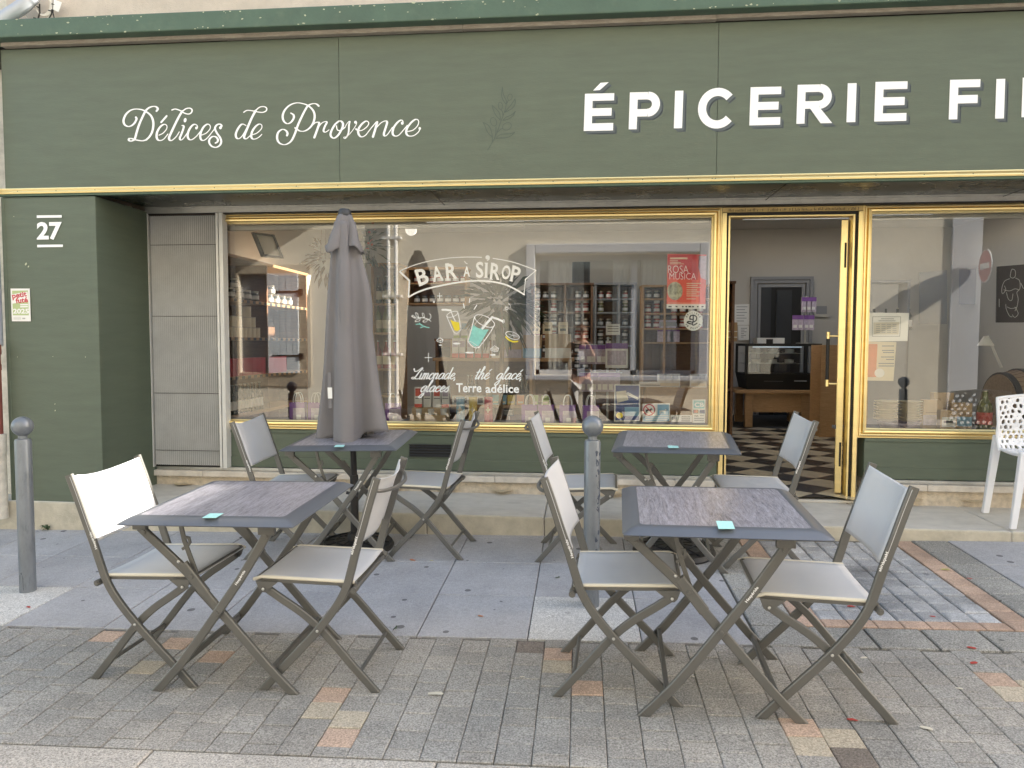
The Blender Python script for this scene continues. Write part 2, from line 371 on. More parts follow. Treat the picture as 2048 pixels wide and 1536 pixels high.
g = MB(); S = 70
g.quad((-S,-S,gz(-S,-S)-.06),(S,-S,gz(S,-S)-.06),(S,S,gz(S,S)-.06),(-S,S,gz(-S,S)-.06))
struct(g.build('ground', M['asphalt']))
def bed(x0,x1,y0,y1,h): return [(x0,y0,gz(x0,y0)+h),(x1,y0,gz(x1,y0)+h),(x1,y1,gz(x1,y1)+h),(x0,y1,gz(x0,y1)+h)]
b = MB(); b.add(bed(-9,12,1.55,4.79,-.012), [(0,1,2,3)]); struct(b.build('joint_bed', M['joint']))
def stoneblock(mb, x0, x1, y0, y1, mi=0, gap=.004, ch=.005, dz=0., top=0.):
    a = gap/2; x0 += a; x1 -= a; y0 += a; y1 -= a
    if x1-x0 < .02 or y1-y0 < .02: return
    o = [(x0,y0),(x1,y0),(x1,y1),(x0,y1)]; i = [(x0+ch,y0+ch),(x1-ch,y0+ch),(x1-ch,y1-ch),(x0+ch,y1-ch)]
    tx, ty = random.uniform(-1,1)*.004, random.uniform(-1,1)*.004; cx, cy = (x0+x1)/2, (y0+y1)/2
    z = lambda p, h: gz(*p)+h+dz+top+tx*(p[0]-cx)+ty*(p[1]-cy)
    vs = [(p[0],p[1],z(p,-.03)) for p in o]+[(p[0],p[1],z(p,-ch*.7)) for p in o]+[(p[0],p[1],z(p,0)) for p in i]
    fs = [(8,9,10,11)]+[(k,(k+1)%4,4+(k+1)%4,4+k) for k in range(4)]+[(4+k,4+(k+1)%4,8+(k+1)%4,8+k) for k in range(4)]
    mb.add(vs, fs, mi)
# brick field: straight joints across the pavement, bricks staggered column by column
pv = MB(); W = .1235; Lb = .113; X0 = .096-60*W
reds = []                                   # salmon / sand groups seen in the photograph (column x, row y)
def cell(px, py):
    p = gnd(px, py); return (math.floor((p.x-X0)/W), p.y)
special = {}
for (px, py, k) in [(660,1398,1),(625,1432,2),(715,1424,2),(690,1458,1),(352,1296,1),(330,1322,2),(400,1318,1),(300,1318,0),
                    (1120,1319,1),(1108,1345,2),(1175,1363,1),(1965,1352,1),(2000,1382,2),(2046,1365,2),(1602,1452,1),(1618,1478,2),(1672,1468,2),(1710,1505,1),(1065,1299,3),(235,1275,1)]:
    special[(px,py)] = (cell(px,py), k)
for c in range(-20, 125):
    x0 = X0+c*W
    if x0 < -8 or x0 > 9: continue
    y = 2.285 + (0 if c % 2 else Lb*.5) - Lb; 
    while y < 3.21:
        y1 = y+Lb; a, e = max(y, 2.285), min(y1, 3.21)
        mi = 0
        for (cc, yy), k in special.values():
            if cc == c and a <= yy < e: mi = k
        if random.random() < .004: mi = 3
        stoneblock(pv, x0, x0+W, a, e, mi, gap=random.choice((.002,.0025,.004)), ch=.0035, dz=random.uniform(-.0015,.0015))
        y = y1
M['paverdk'] = stone('paver_dark', (.20,.17,.145), .1, .5, 0, .2)
struct(pv.build('brick_pavement', [M['paver'],M['paverred'],M['paversand'],M['paverdk']]))
# pale border slabs at the street edge
bd = MB(); x = -8.3
while x < 9:
    stoneblock(bd, x, x+.98, 1.93, 2.283, 0, .006, .006); stoneblock(bd, x-.4, x+.58, 1.58, 1.926, 0, .006, .006); x += .98
struct(bd.build('border_paving', M['border']))
# blue-grey slabs
sl = MB(); xs = [-.742+.511*k for k in range(-15, 4)]; ys = [3.214,3.72,4.23,4.74]
for i in range(len(xs)-1):
    for j in range(3):
        x0, x1 = xs[i], xs[i+1]
        if j == 0 and abs(x0+.231) < .05: mi = 1
        elif j == 0 and xs[i+1] < -2.7 and x0 > -3.9: mi = 1
        elif x0 > .26: mi = 0
        else: mi = 0
        stoneblock(sl, x0, x1, ys[j], ys[j+1], mi, .005, .004)
for x0, x1 in [(xs[i], xs[i+1]) for i in range(len(xs)-1)]: stoneblock(sl, x0, x1, 4.74, 4.785, 0, .004, .002)
x = 2.315
while x < 8.5:
    for j in range(3): stoneblock(sl, x, x+.511, 3.43+.45*j, 3.43+.45*(j+1), 0, .005, .004)
    x += .511
struct(sl.build('slab_pavement', [M['slab'], M['slabwhite']]))
ag = MB()
y = 3.43
for k in range(6):
    stoneblock(ag, .80, 1.015, y, y+.225, 0, .005, .006); stoneblock(ag, 2.095, 2.31, y, y+.225, 0, .005, .006); y += .225
x = .80
while x < 8.5: stoneblock(ag, x, x+.25, 3.214, 3.425, 0, random.choice((.005,.009,.012)), .006); x += .25
struct(ag.build('aggregate_pavement', M['slabrough']))
st = MB()
for i in range(7):
    y = 3.515
    for j in range(11): stoneblock(st, 1.137+i*.1185, 1.137+(i+1)*.1185, y, y+.111, 0, .007, .008, dz=random.uniform(-.002,.002)); y += .111
for j in range(12):
    for xx in (1.018, 1.970): stoneblock(st, xx, xx+.119, 3.43+.111*j, 3.43+.111*(j+1), 1, .004, .004)
for i in range(7): stoneblock(st, 1.137+i*.1185, 1.137+(i+1)*.1185, 3.43, 3.513, 1, .004, .004)
struct(st.build('sett_pavement', [M['sett'], M['settred']]))
# raised stone step along the shop
sp = MB(); sj = [-6.0,-4.28,-2.35,-1.03,-.235,1.25,1.94,2.70,4.3,6.2]
for i in range(len(sj)-1):
    a, e = sj[i]+.002, sj[i+1]-.002
    zt = lambda x: .291 - .0062*x
    p = []
    for zf in (0, 1):
        for (x, y) in ((a,4.78),(e,4.78),(e,5.47),(a,5.47)):
            p.append((x, y, (gz(x,y)-.12) if zf == 0 else zt(x)+(.012*(y-4.78)/.7)))
    sp.hexa(p, 0)
o = struct(sp.build('shop_step', [M['conc'], M['kerb']], bevel=.012, seg=3))
for p in o.data.polygons:
    if p.normal.y < -.7: p.material_index = 1
sb = MB(); sb.box(-6, 6.2, 4.80, 5.46, -.1, .262); struct(sb.build('step_joint_filler', M['darkgap']))

# ================================================================== SHOP BUILDING
shop = thing('shop_building', (.5, 4.8, .29), 'green and gold shopfront with two wide display windows around an open glass door', 'building')
def part(name, mb, m, parent=shop, **k): return mb.build(name, m, parent, **k)
# pillar
b = MB(); b.box(-4.055,-3.352,4.80,5.47,.306,2.456); b.box(-4.055,-3.352,4.797,5.2,2.448,2.4565)
pl = part('pillar', b, M['green'], bevel=.004)
b = MB(); b.box(-3.40,-3.353,4.7965,4.81,.307,2.45); b.box(-4.054,-4.03,4.7965,4.81,.307,2.45); part('corner_trim', b, M['green'], pl, bevel=.002)
b = MB()
for a in ((157,440,165,448),): pass
fn = zoomY(0,0,1,4.7955)
for (x0,x1,y0,y1) in ((73.5,123.5,430.2,435.2),(74.5,125.8,489,494)):
    poly(b, [(x0,y0+.6),(x1,y0),(x1,y1),(x0,y1+.6)], fn)
text(b, '27', 73.5, 123.5, 479.8, 443.8, lambda x,y,L=0: fn(x,y-(x-98)*.012,0), off=.035)
part('house_number', b, M['signwhite'], pl)
b = MB()
for (x,y,a) in ((52,528,3),(57,533,2),(110,808,1.3),(110.5,821,1.6),(35,714,1),(171,714,1.2),(106,713,.9),(28,433,1)):
    ell(b, x, y, a*.6, a, zoomY(0,0,1,4.7945), .5)
part('paint_chip', b, M['chip'], pl)
# upper wall, ledge
b = MB(); HA = 3.93; b.box(-4.07,6.2,4.93,5.25,3.40,HA); b.box(-4.07,6.2,11.3,11.6,-.2,HA)  # roof height shaped so the sun reaches the left chair
b.box(-4.07,-3.62,5.46,11.3,.0,3.18); b.box(5.4,6.2,5.46,11.3,.0,3.18); b.box(-4.07,6.2,5.0,5.45,2.52,3.40)
HX = [-4.07,-2.2,.6,2.2,4.6,6.2]; HY = [5.25,7.9,10.4,11.3]       # roof with two unseen openings added to brighten the shop
for i in range(5):
    for j_ in range(3):
        if j_ == 1 and i in (1,3): continue
        b.box(HX[i],HX[i+1],HY[j_],HY[j_+1],3.18,HA)
part('wall', b, M['render'])
b = MB(); b.box(-4.3,6.2,4.675,4.95,3.497,3.615); lg = part('ledge', b, M['greendark'], bevel=.008)
b = MB(); random.seed(3)
for k in range(130):
    x = random.uniform(-3.95,3.0); z = random.choice((random.uniform(3.50,3.515), random.uniform(3.55,3.612), random.uniform(3.59,3.612)))
    s = random.uniform(.002,.009)
    n = random.randint(5,7); ph = random.uniform(0,6)
    poly(b, [(x+s*random.uniform(.5,1.6)*math.cos(ph+2*PI*q/n), z+s*random.uniform(.3,.9)*math.sin(ph+2*PI*q/n)) for q in range(n)], lambda x,z,L=0: Vector((x,4.6742-L*.00004,z)))
part('lichen_patch', b, M['chip'], lg)
b = MB(); x = -3.98
while x < 6: b.box(x, x+1.6, 4.755, 4.80, 3.472+random.uniform(-.003,.003), 3.4965); x += 1.603
part('batten', b, M['plank'])
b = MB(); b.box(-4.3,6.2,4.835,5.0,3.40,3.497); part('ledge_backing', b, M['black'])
# soffit and track
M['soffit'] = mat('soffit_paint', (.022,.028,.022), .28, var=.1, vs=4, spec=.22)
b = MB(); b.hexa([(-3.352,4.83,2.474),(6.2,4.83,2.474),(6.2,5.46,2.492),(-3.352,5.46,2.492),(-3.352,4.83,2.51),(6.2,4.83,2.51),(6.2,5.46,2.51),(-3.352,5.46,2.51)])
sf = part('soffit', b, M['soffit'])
b = MB()
for x in (-1.02,1.30,2.9): b.box(x,x+.004,4.84,5.4,2.470,2.4735)
b.box(-3.34,6,4.835,4.845,2.4715,2.4745); part('soffit_joint', b, M['black'], sf)
b = MB(); b.box(-3.37,6.2,5.395,5.475,2.478,2.491); b.box(-3.37,6.2,5.405,5.475,2.443,2.478); b.box(-3.37,6.2,5.398,5.405,2.443,2.452)
part('shutter_track', b, M['alu'], bevel=.002)
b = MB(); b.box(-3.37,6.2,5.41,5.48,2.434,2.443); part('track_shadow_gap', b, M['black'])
# gold trim under the sign
b = MB(); prof = [(4.80,2.479),(4.785,2.479),(4.783,2.486),(4.786,2.490),(4.789,2.497),(4.786,2.503),(4.783,2.509),(4.785,2.516),(4.80,2.516)]
for xa, xb in ((-4.07,.8295),(.8305,6.2)): b.ring([[(xa,y,z) for y,z in prof],[(xb,y,z) for y,z in prof]])
gt = part('gold_trim', b, M['gold'])
b = MB(); x = -3.92
while x < 6: b.sphere((x,4.789,2.497),(.0035,.002,.0035),8); x += .287
for x in (.822,.842): b.sphere((x,4.789,2.497),(.004,.002,.004),8)
part('screw', b, M['darkgap'], gt)
b = MB(); b.box(-4.07,6.2,4.795,4.84,2.464,2.479); part('trim_fillet', b, M['greendark'])
# stall risers
def riser(x0, x1):
    b = MB(); b.box(x0,x1,5.475,5.6,.468,.772); b.box(x0,x1,5.468,5.48,.470,.553); b.box(x0,x1,5.466,5.48,.742,.765)
    return part('stall_riser', b, M['green'], bevel=.003)
r1 = riser(-2.745,1.008); riser(2.055,6.2)
vx0, vx1 = at(819,900,5.47).x, at(902,900,5.47).x; vz0, vz1 = at(860,912,5.47).z, at(860,890,5.47).z
b = MB(); b.box(vx0,vx1,5.469,5.4745,vz0,vz1); vt = part('vent', b, M['black'], r1)
b = MB()
for k in range(4):
    z = vz0+(vz1-vz0)*(k+.5)/4; b.hexa([(vx0,5.462,z-.006),(vx1,5.462,z-.006),(vx1,5.469,z-.001),(vx0,5.469,z-.001),(vx0,5.462,z-.003),(vx1,5.462,z-.003),(vx1,5.469,z+.002),(vx0,5.469,z+.002)])
b.box(vx0-.006,vx1+.006,5.461,5.469,vz1,vz1+.006); b.box(vx0-.006,vx1+.006,5.461,5.469,vz0-.006,vz0)
part('vent_slat', b, M['charcoal'], r1)
for x0, x1 in ((-3.372,.985),(2.055,6.2)):
    b = MB(); b.box(x0,x1,5.445,5.6,.443,.467); part('sill_rail', b, M['alu'], bevel=.003)
    b = MB(); x = x0
    while x < x1-.1:
        e = min(x+random.choice((.35,.5,.42)), x1); b.box(x+.001,e-.001,5.408,5.6,.396,.442); x = e
    part('sill', b, M['marble'], bevel=.005, seg=2)
    b = MB(); b.box(x0+.01,x1-.012,5.445,5.6,.26,.397); part('sill_base', b, M['base'])
# window frames with mitred profile
PROF = [(0,5.515),(0,5.480),(.007,5.476),(.009,5.460),(.014,5.449),(.026,5.446),(.033,5.452),(.035,5.468),(.040,5.460),(.046,5.457),(.055,5.459),(.057,5.470),(.060,5.463),(.067,5.463),(.067,5.52)]
def frame(x0,x1,z0,z1,prof):
    b = MB(); loops = [[(x0-d,y,z0-d),(x1+d,y,z0-d),(x1+d,y,z1+d),(x0-d,y,z1+d)] for d,y in prof]
    b.ring(loops, True, False, False); return b
WIN = [(-3.25,.944,.844,2.370),(2.066,5.2,.838,2.378)]
wins = []
for (x0,x1,z0,z1) in WIN:
    w = part('window', frame(x0,x1,z0,z1,PROF), M['gold']); wins.append(w)
    b = MB(); b.quad((x0-.002,5.50,z0-.002),(x1+.002,5.50,z0-.002),(x1+.002,5.50,z1+.002),(x0-.002,5.50,z1+.002)); b.build('pane', M['glass'], w)
    b = MB(); x = x0+.1
    while x < x1:
        b.sphere((x,5.4665,z0-.037),(.0035,.0025,.003),8); b.sphere((x+.1,5.4665,z1+.037),(.0035,.0025,.003),8); x += .41
    b.build('screw', M['darkgap'], w)
    b = MB(); xm = at(1049,440,5.53).x
    if x0 < 0:
        b.box(x0,xm-.004,5.535,5.58,z1-.042,z1-.004); b.box(xm,x1,5.535,5.58,z1-.030,z1-.002); b.box(xm-.004,xm,5.53,5.585,z1-.046,z1)
    else: b.box(x0,x1,5.535,5.58,z1-.034,z1-.002)
    b.build('blind_rail', M['intwall'], w, bevel=.004)
    b = MB(); b.box(x0-.06,x1+.06,5.505,6.02,z0-.06,z0-.036); b.build('window_board', M['grey'], w)
# door surround
b = MB(); b.box(1.014,1.048,5.462,5.53,.30,2.398); b.box(1.968,1.999,5.462,5.53,.30,2.398)
df = part('door_frame', b, M['gold'], bevel=.003)
b = MB(); b.box(1.062,1.075,5.475,5.56,.30,2.378); b.box(1.935,1.949,5.475,5.56,.30,2.378); b.box(1.075,1.935,5.475,5.56,2.366,2.378)
b.build('jamb', M['gold'], df, bevel=.002)
b = MB(); b.box(1.048,1.062,5.485,5.57,.30,2.40); b.box(1.949,1.968,5.485,5.57,.30,2.40); b.box(1.062,1.949,5.485,5.57,2.378,2.400); b.build('jamb_gap_fill', M['black'], df)  # black strips fill the gaps between frame and jambs
b = MB(); b.box(1.014,1.999,5.466,5.56,2.4005,2.434); b.build('header_plate', M['goldold'], df)
b = MB()
for k in range(96): 
    if random.random() < .75: x = 1.06+k*.0095; b.box(x,x+.0035,5.4645,5.466,2.405,2.405+random.uniform(.008,.022))
b.build('vent_slot', M['darkgap'], df)
b = MB(); b.box(.99,2.05,5.44,5.72,.292,.312); part('threshold', b, M['conc'], bevel=.004)
# open door leaf, swung inwards, seen almost edge on
piv = Vector((1.925,5.545,0)); dd = Vector((2.19-1.925,.80,0)).normalized(); nn = Vector((-dd.y,dd.x,0))
def leafbox(mb,u0,u1,t0,t1,z0,z1,mi=0):
    q = [piv+dd*a+nn*c for a,c in ((u0,t0),(u1,t0),(u1,t1),(u0,t1))]
    mb.hexa([(p.x,p.y,z0) for p in q]+[(p.x,p.y,z1) for p in q],mi)
b = MB(); leafbox(b,0,.05,0,.045,.345,2.35); leafbox(b,.80,.85,0,.045,.345,2.35); leafbox(b,.05,.80,0,.045,.345,.44); leafbox(b,.05,.80,0,.045,2.29,2.35)
door = part('door', b, M['gold'], bevel=.003)
b = MB(); q0 = piv+dd*.05+nn*.022; q1 = piv+dd*.80+nn*.022; b.quad((q0.x,q0.y,.44),(q1.x,q1.y,.44),(q1.x,q1.y,2.29),(q0.x,q0.y,2.29)); b.build('pane', M['glass'], door)
b = MB()
hz0, hz1 = at(1665,773,5.6).z, at(1665,664,5.6).z
hp = piv+dd*.03+nn*.115
b.tube([(hp.x,hp.y,hz0+.05),(hp.x,hp.y,hz1-.05)], .0125, 12, 0); b.tube([(hp.x,hp.y,hz0),(hp.x,hp.y,hz0+.05)], .0135, 12, 1); b.tube([(hp.x,hp.y,hz1-.05),(hp.x,hp.y,hz1)], .0135, 12, 1)
for z in (hz0+.02,hz1-.03): b.tube([(hp.x,hp.y,z),tuple(piv+dd*.03+nn*.045+Vector((0,0,z)))], .008, 10, 1)
b.build('handle', [M['black'],M['gold']], door, smooth=True)
b = MB(); 
for (za,zb) in ((at(1694,535,5.54).z,at(1694,485,5.54).z),(at(1678,933,5.54).z,at(1678,885,5.54).z)):
    q = piv+dd*-.001+nn*.015; b.box(q.x-.006,q.x+.008,q.y-.004,q.y-.001,za,zb)
b.build('lock_plate', M['black'], door)
# folding metal grille, folded away at the left
b = MB(); random.seed(5)
b.box(-3.372,-3.348,5.398,5.475,.468,2.442)
for k in range(33):
    x = -3.338+k*.0163; b.hexa([(x,5.425,.485),(x+.006,5.408,.485),(x+.0115,5.425,.485),(x+.006,5.432,.485),(x,5.425,2.425),(x+.006,5.408,2.425),(x+.0115,5.425,2.425),(x+.006,5.432,2.425)])
b.box(-2.800,-2.782,5.400,5.47,.468,2.44); b.box(-2.774,-2.744,5.398,5.475,.468,2.44)
gr = part('folding_grille', b, M['alu_slat'])
b = MB()
for z in (2.20,1.65,1.05,.60): b.box(-3.335,-2.80,5.4065,5.4085,z,z+.003)
for z in (2.428,): b.box(-3.345,-2.79,5.412,5.43,z,z+.008)
b.build('rivet_row', M['darkgap'], gr)
b = MB(); b.box(-3.348,-2.80,5.4325,5.438,.470,2.44); b.box(-2.782,-2.774,5.41,5.44,.47,2.44); b.build('grille_shade_sheet', M['black'], gr)  # black sheet paints the dark behind the slats

# ================================================================== FASCIA SIGN
sign = thing('fascia_sign', (.9,4.80,2.517), 'long green shop sign with white script at its left and white capitals at its right', 'sign')
sx = [-4.02,-1.6135,.8485,6.2]
b = MB()
for i in range(3):
    a, e = sx[i]+.0012, sx[i+1]-.0012; b.box(a,e,4.80,4.83,2.5165,3.4665)
part('panel', b, M['green'], sign, bevel=.0015)
YS = 4.7993
A = zoomY(220,180,6.024,YS,.00004); B_ = zoomY(540,180,6.024,YS,.00004)
b = MB()
def pen(fn, pts, w=27, p=1, thin=.42): ribbon(b, pts, w, fn, 6, p, thin)
pen(A,[(560,255),(576,230),(560,205),(520,198),(470,215),(430,252),(395,320),(355,410),(325,500),(300,590),(283,606),(252,616),(228,605),(234,586),(260,585),(300,598),(345,607),(395,612),(440,600)],28,-1,.42)
pen(A,[(312,328),(320,352),(295,400),(260,430),(220,440),(180,420),(164,380),(172,335),(200,285),(250,245),(310,230),(380,237),(437,262),(490,305),(517,360),(523,425),(510,500),(478,560),(436,602)],27,-1,.42)
pen(A,[(590,545),(640,520),(682,470),(685,430),(655,414),(610,440),(572,500),(562,560),(577,600),(612,608),(650,590),(700,530)])
pen(A,[(684,312),(650,352),(617,390)],24,-1,.8)
pen(A,[(745,242),(790,230),(850,250),(900,280),(950,290),(983,270),(988,237),(960,219),(915,227),(872,258)],18,-1,.7)
pen(A,[(872,255),(830,325),(780,425),(735,520),(713,575),(722,605),(750,605),(800,560),(835,505)],29,1,.4)
pen(A,[(866,428),(884,430),(888,455),(862,530),(842,580),(856,603),(888,580),(930,520)],25); ell(b,906,364,17,27,A,.2)
pen(A,[(1036,470),(1055,452),(1050,428),(1020,413),(985,435),(950,490),(936,550),(952,592),(988,598),(1040,560),(1090,500)]); ell(b,1042,458,15,17,A)
pen(A,[(1100,545),(1160,520),(1205,470),(1207,430),(1175,412),(1130,445),(1096,510),(1089,570),(1105,603),(1140,604),(1190,560),(1265,462)])
pen(A,[(1330,455),(1346,430),(1320,411),(1285,425),(1266,465),(1290,520),(1325,570),(1341,620),(1325,665),(1280,691),(1230,680),(1198,640),(1200,595),(1235,562),(1275,565),(1300,595),(1295,625),(1270,640)],25,-1,.5); ell(b,1332,455,17,19,A)
pen(A,[(1640,428),(1592,412),(1547,460),(1517,530),(1527,578),(1560,585),(1600,545),(1642,470)])
pen(A,[(1612,270),(1650,247),(1710,250),(1780,265),(1840,270),(1883,250),(1886,217),(1850,200),(1800,210),(1752,252)],16,-1,.7)
pen(A,[(1756,248),(1705,345),(1660,450),(1622,545),(1619,578),(1645,588),(1690,550)],29,1,.4)
pen(A,[(1715,540),(1770,520),(1823,470),(1830,427),(1800,411),(1755,440),(1715,500),(1703,560),(1722,590),(1760,588),(1800,565),(1830,535)])
pen(B_,[(590,195),(560,170),(515,166),(460,190),(420,250),(375,340),(335,430),(300,530),(260,610),(210,650),(160,658),(110,635),(87,580),(100,512),(150,475),(193,490),(212,522),(205,550)],27,-1,.36)
pen(B_,[(250,278),(283,300),(285,340),(250,390),(205,405),(165,372),(153,310),(180,240),(240,182),(320,155),(400,165),(465,192),(518,245),(538,310),(523,390),(480,455),(420,493),(365,495),(325,472),(300,455)],26,-1,.36)
pen(B_,[(500,435),(545,395),(580,388),(592,405),(568,480),(533,574)],28,1,.4); pen(B_,[(572,470),(620,402),(668,380),(684,392),(660,440),(645,490),(668,508),(712,480)],24)
pen(B_,[(830,375),(780,420),(737,500),(732,552),(770,580),(820,545),(865,470),(880,410),(858,376),(828,376)],26,-1,.5); pen(B_,[(800,430),(812,480),(850,487),(905,450)],13,0)
pen(B_,[(905,445),(935,395),(960,378),(952,425),(948,500),(932,550),(902,584),(888,570),(930,557),(985,500),(1032,430),(1046,392)],20); ell(b,1030,388,17,18,B_)
pen(B_,[(1035,470),(1060,485),(1110,485),(1170,440),(1190,397),(1160,374),(1110,407),(1067,470),(1067,530),(1100,564),(1150,545),(1210,470),(1280,385)])
pen(B_,[(1292,385),(1268,475),(1240,565)],28,1,.4); pen(B_,[(1262,480),(1330,402),(1388,373),(1411,390),(1392,460),(1372,530),(1387,554),(1420,530),(1475,450)])
pen(B_,[(1590,412),(1604,385),(1583,362),(1540,387),(1492,450),(1477,520),(1502,553),(1550,545),(1610,480),(1655,425)]); ell(b,1594,400,17,19,B_)
pen(B_,[(1650,500),(1720,485),(1778,430),(1790,372),(1755,354),(1702,392),(1652,460),(1642,520),(1670,553),(1730,550),(1785,510),(1808,470)]); ell(b,1804,464,15,17,B_)
part('script_lettering', b, M['signwhite'], sign)
# capitals, built as thick strokes on the sign plane (pixel positions measured letter by letter)
C4 = zoomY(1140,140,4.096,4.7993,.00003); C3 = zoomY(1348,0,2.9257,4.7993,.00003)
def E_(fn,x,y,w,h,t,sk): 
    f = lambda a,c,L=0: fn(x+a+ (h-c)*sk[0], y+c+a*sk[1], L)
    return [[(0,0),(w,0),(w,t),(t,t),(t,(h-t)/2),(w*.93,(h-t)/2),(w*.93,(h+t)/2),(t,(h+t)/2),(t,h-t),(w*1.03,h-t),(w*1.03,h),(0,h)]], f
def letter(mb,ch,fn,x,y,w,h,t,lean=-.035,slope=-.022):
    f = lambda a,c,L=0: fn(x+a+(h-c)*(-lean), y+c+a*slope, L)
    def pl(*rs):
        for r in rs: poly(mb, r, f)
    def bar(x0,x1,y0,y1): pl([(x0,y0),(x1,y0),(x1,y1),(x0,y1)])
    def arc(cx,cy,rx,ry,a0,a1,n=18):
        P = [(cx+(rx)*math.cos(R(a0+(a1-a0)*k/n)), cy+(ry)*math.sin(R(a0+(a1-a0)*k/n))) for k in range(n+1)]
        ribbon(mb, P, t, f, 1, 0, 1, 0, False, False)
    if ch in 'EF':
        bar(0,t,0,h); bar(t,w,0,t*.92); bar(t,w*.93,(h-t)/2,(h+t)/2*.99)
        if ch == 'E': bar(t,w*1.0,h-t*.95,h)
    elif ch == 'I': bar(0,t,0,h)
    elif ch in 'PR':
        bar(0,t,0,h); rb = h*.66 if ch == 'P' else h*.62; r = rb/2
        bar(t,w-r,0,t*.92); bar(t,w-r,rb-t*.92,rb); arc(w-r,rb/2,r-t/2,r-t*.46,-90,90)
        if ch == 'R': pl([(w*.38,rb-2),(w*.66,rb-6),(w*1.04,h),(w*.70,h)])
    elif ch == 'C': arc(w*.53,h/2,w*.53-t/2,h/2-t/2,-40,-320,30)
    elif ch == 'N':
        bar(0,t,0,h); bar(w-t,w,0,h); pl([(0,0),(t*1.2,0),(w,h),(w-t*1.2,h)])
LET = [('E',C4,112,196,240,305,65),('P',C4,480,184,250,303,66),('I',C4,850,171,70,308,68),('C',C4,1042,150,300,334,67),('E',C4,1468,142,252,313,67),
       ('R',C3,715,497,202,228,48),('I',C3,1008,488,62,228,52),('E',C3,1170,480,188,232,49),('F',C3,1606,468,178,232,50),('I',C3,1877,463,56,232,52),('N',C3,2031,455,205,232,50)]
sh = MB(); wh = MB()
for k in range(7):
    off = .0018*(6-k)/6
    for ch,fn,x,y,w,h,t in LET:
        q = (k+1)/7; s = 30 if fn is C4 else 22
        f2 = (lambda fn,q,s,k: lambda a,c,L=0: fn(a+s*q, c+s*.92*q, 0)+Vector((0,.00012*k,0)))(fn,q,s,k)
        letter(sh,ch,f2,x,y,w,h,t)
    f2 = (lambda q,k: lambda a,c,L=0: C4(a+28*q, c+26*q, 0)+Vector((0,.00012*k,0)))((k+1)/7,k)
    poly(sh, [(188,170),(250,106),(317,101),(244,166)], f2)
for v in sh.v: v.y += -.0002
for ch,fn,x,y,w,h,t in LET: letter(wh,ch,fn,x,y,w,h,t)
poly(wh, [(188,170),(250,106),(317,101),(244,166)], C4)
for v in wh.v: v.y -= .0018
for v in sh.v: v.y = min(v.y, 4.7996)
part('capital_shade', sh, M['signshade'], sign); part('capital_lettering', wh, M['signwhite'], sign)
# olive branch
b = MB(); D = zoomY(950,160,10.24,4.7990,.00002)
for p in ([(262,1430),(330,1320),(390,1215),(430,1120),(470,1020),(530,850),(580,720),(620,600),(640,480)],
          [(262,1430),(345,1290),(355,1180),(345,1090),(310,980),(250,910),(165,872)],[(165,872),(205,940),(240,1040),(290,1110),(350,1160)],
          [(440,1180),(520,1120),(620,1105),(720,1100),(815,1068)],[(815,1068),(740,1140),(640,1180),(530,1185),(430,1200)],
          [(520,820),(440,740),(385,640),(350,520)],[(350,520),(430,590),(500,680),(520,800)],
          [(570,830),(640,760),(740,720),(830,640)],[(830,640),(770,740),(680,800),(580,830)],
          [(610,660),(680,580),(760,480),(820,385)],[(820,385),(820,490),(760,580),(620,660)],
          [(630,490),(570,400),(545,300),(562,140)],[(562,140),(580,290),(640,420),(645,480)],
          [(430,960),(425,1080),(400,1200)],[(560,990),(500,1030),(450,1080)],[(525,600),(565,660),(570,760)],[(680,420),(650,480)]):
    ribbon(b,p,15,D,5,0,1)
for cx,cy,a,c,r in ((380,855,60,90,-.3),(655,950,95,72,-.5),(520,530,42,76,-.1),(715,350,45,66,.3)):
    P = [(cx+a*math.cos(t)*math.cos(r)-c*math.sin(t)*math.sin(r), cy+a*math.cos(t)*math.sin(r)+c*math.sin(t)*math.cos(r)) for t in [2*PI*k/14 for k in range(15)]]
    ribbon(b,P,13,D,3,0,1)
part('olive_branch', b, M['branch'], sign)

# ================================================================== WINDOW LETTERING (painted on the pane of the first window)
w1 = wins[0]; YG = 5.4985
b = MB(); Z4 = zoomY(780,500,6.606,YG,.00003)
for p,w in (([(135,275),(300,207),(500,150),(700,115),(900,97),(1080,93),(1210,97)],12),([(1360,110),(1550,143),(1720,190),(1930,270)],13),
            ([(1930,270),(1790,385),(1770,585)],12),([(1775,590),(1650,515),(1500,450),(1300,413),(1100,408),(900,428),(700,465),(500,510),(350,565),(245,622)],22),
            ([(245,622),(256,400)],20),([(256,405),(132,288)],26)):
    ribbon(b,p,w,Z4,5,0,1,0,len(p)>3)
ell(b,1290,98,30,30,Z4); ribbon(b,[(1312,105),(1308,125),(1285,140)],12,Z4,3)
for ch,cx,cy,w,h,r in (('B',425,352,150,215,-17),('A',625,312,140,205,-10),('R',812,282,150,210,-5),('A',1014,285,88,140,0),('S',1185,262,100,215,0),('I',1272,268,32,190,2),('R',1392,285,130,215,5),('O',1535,295,115,190,8),('P',1660,318,120,200,11)):
    text(b,ch,cx-w/2,cx+w/2,cy+h/2,cy-h/2,Z4,off=.022,rot=R(r))
    hh = h/2; c_,s_ = math.cos(R(r)),math.sin(R(r))
    if ch in 'BRIP':                                   # little serifs
        dx = -w*.32 if ch != 'I' else 0
        for sy in (-hh,hh):
            x,y = cx+dx*c_-sy*s_, cy+dx*s_+sy*c_
            ribbon(b,[(x-26*c_,y-26*s_),(x+20*c_,y+20*s_)],13,Z4,1,0,1,0,False,False)
ribbon(b,[(985,150),(1000,172),(1022,182)],12,Z4,3)
Z5 = zoomY(800,580,7.585,YG,.00003)
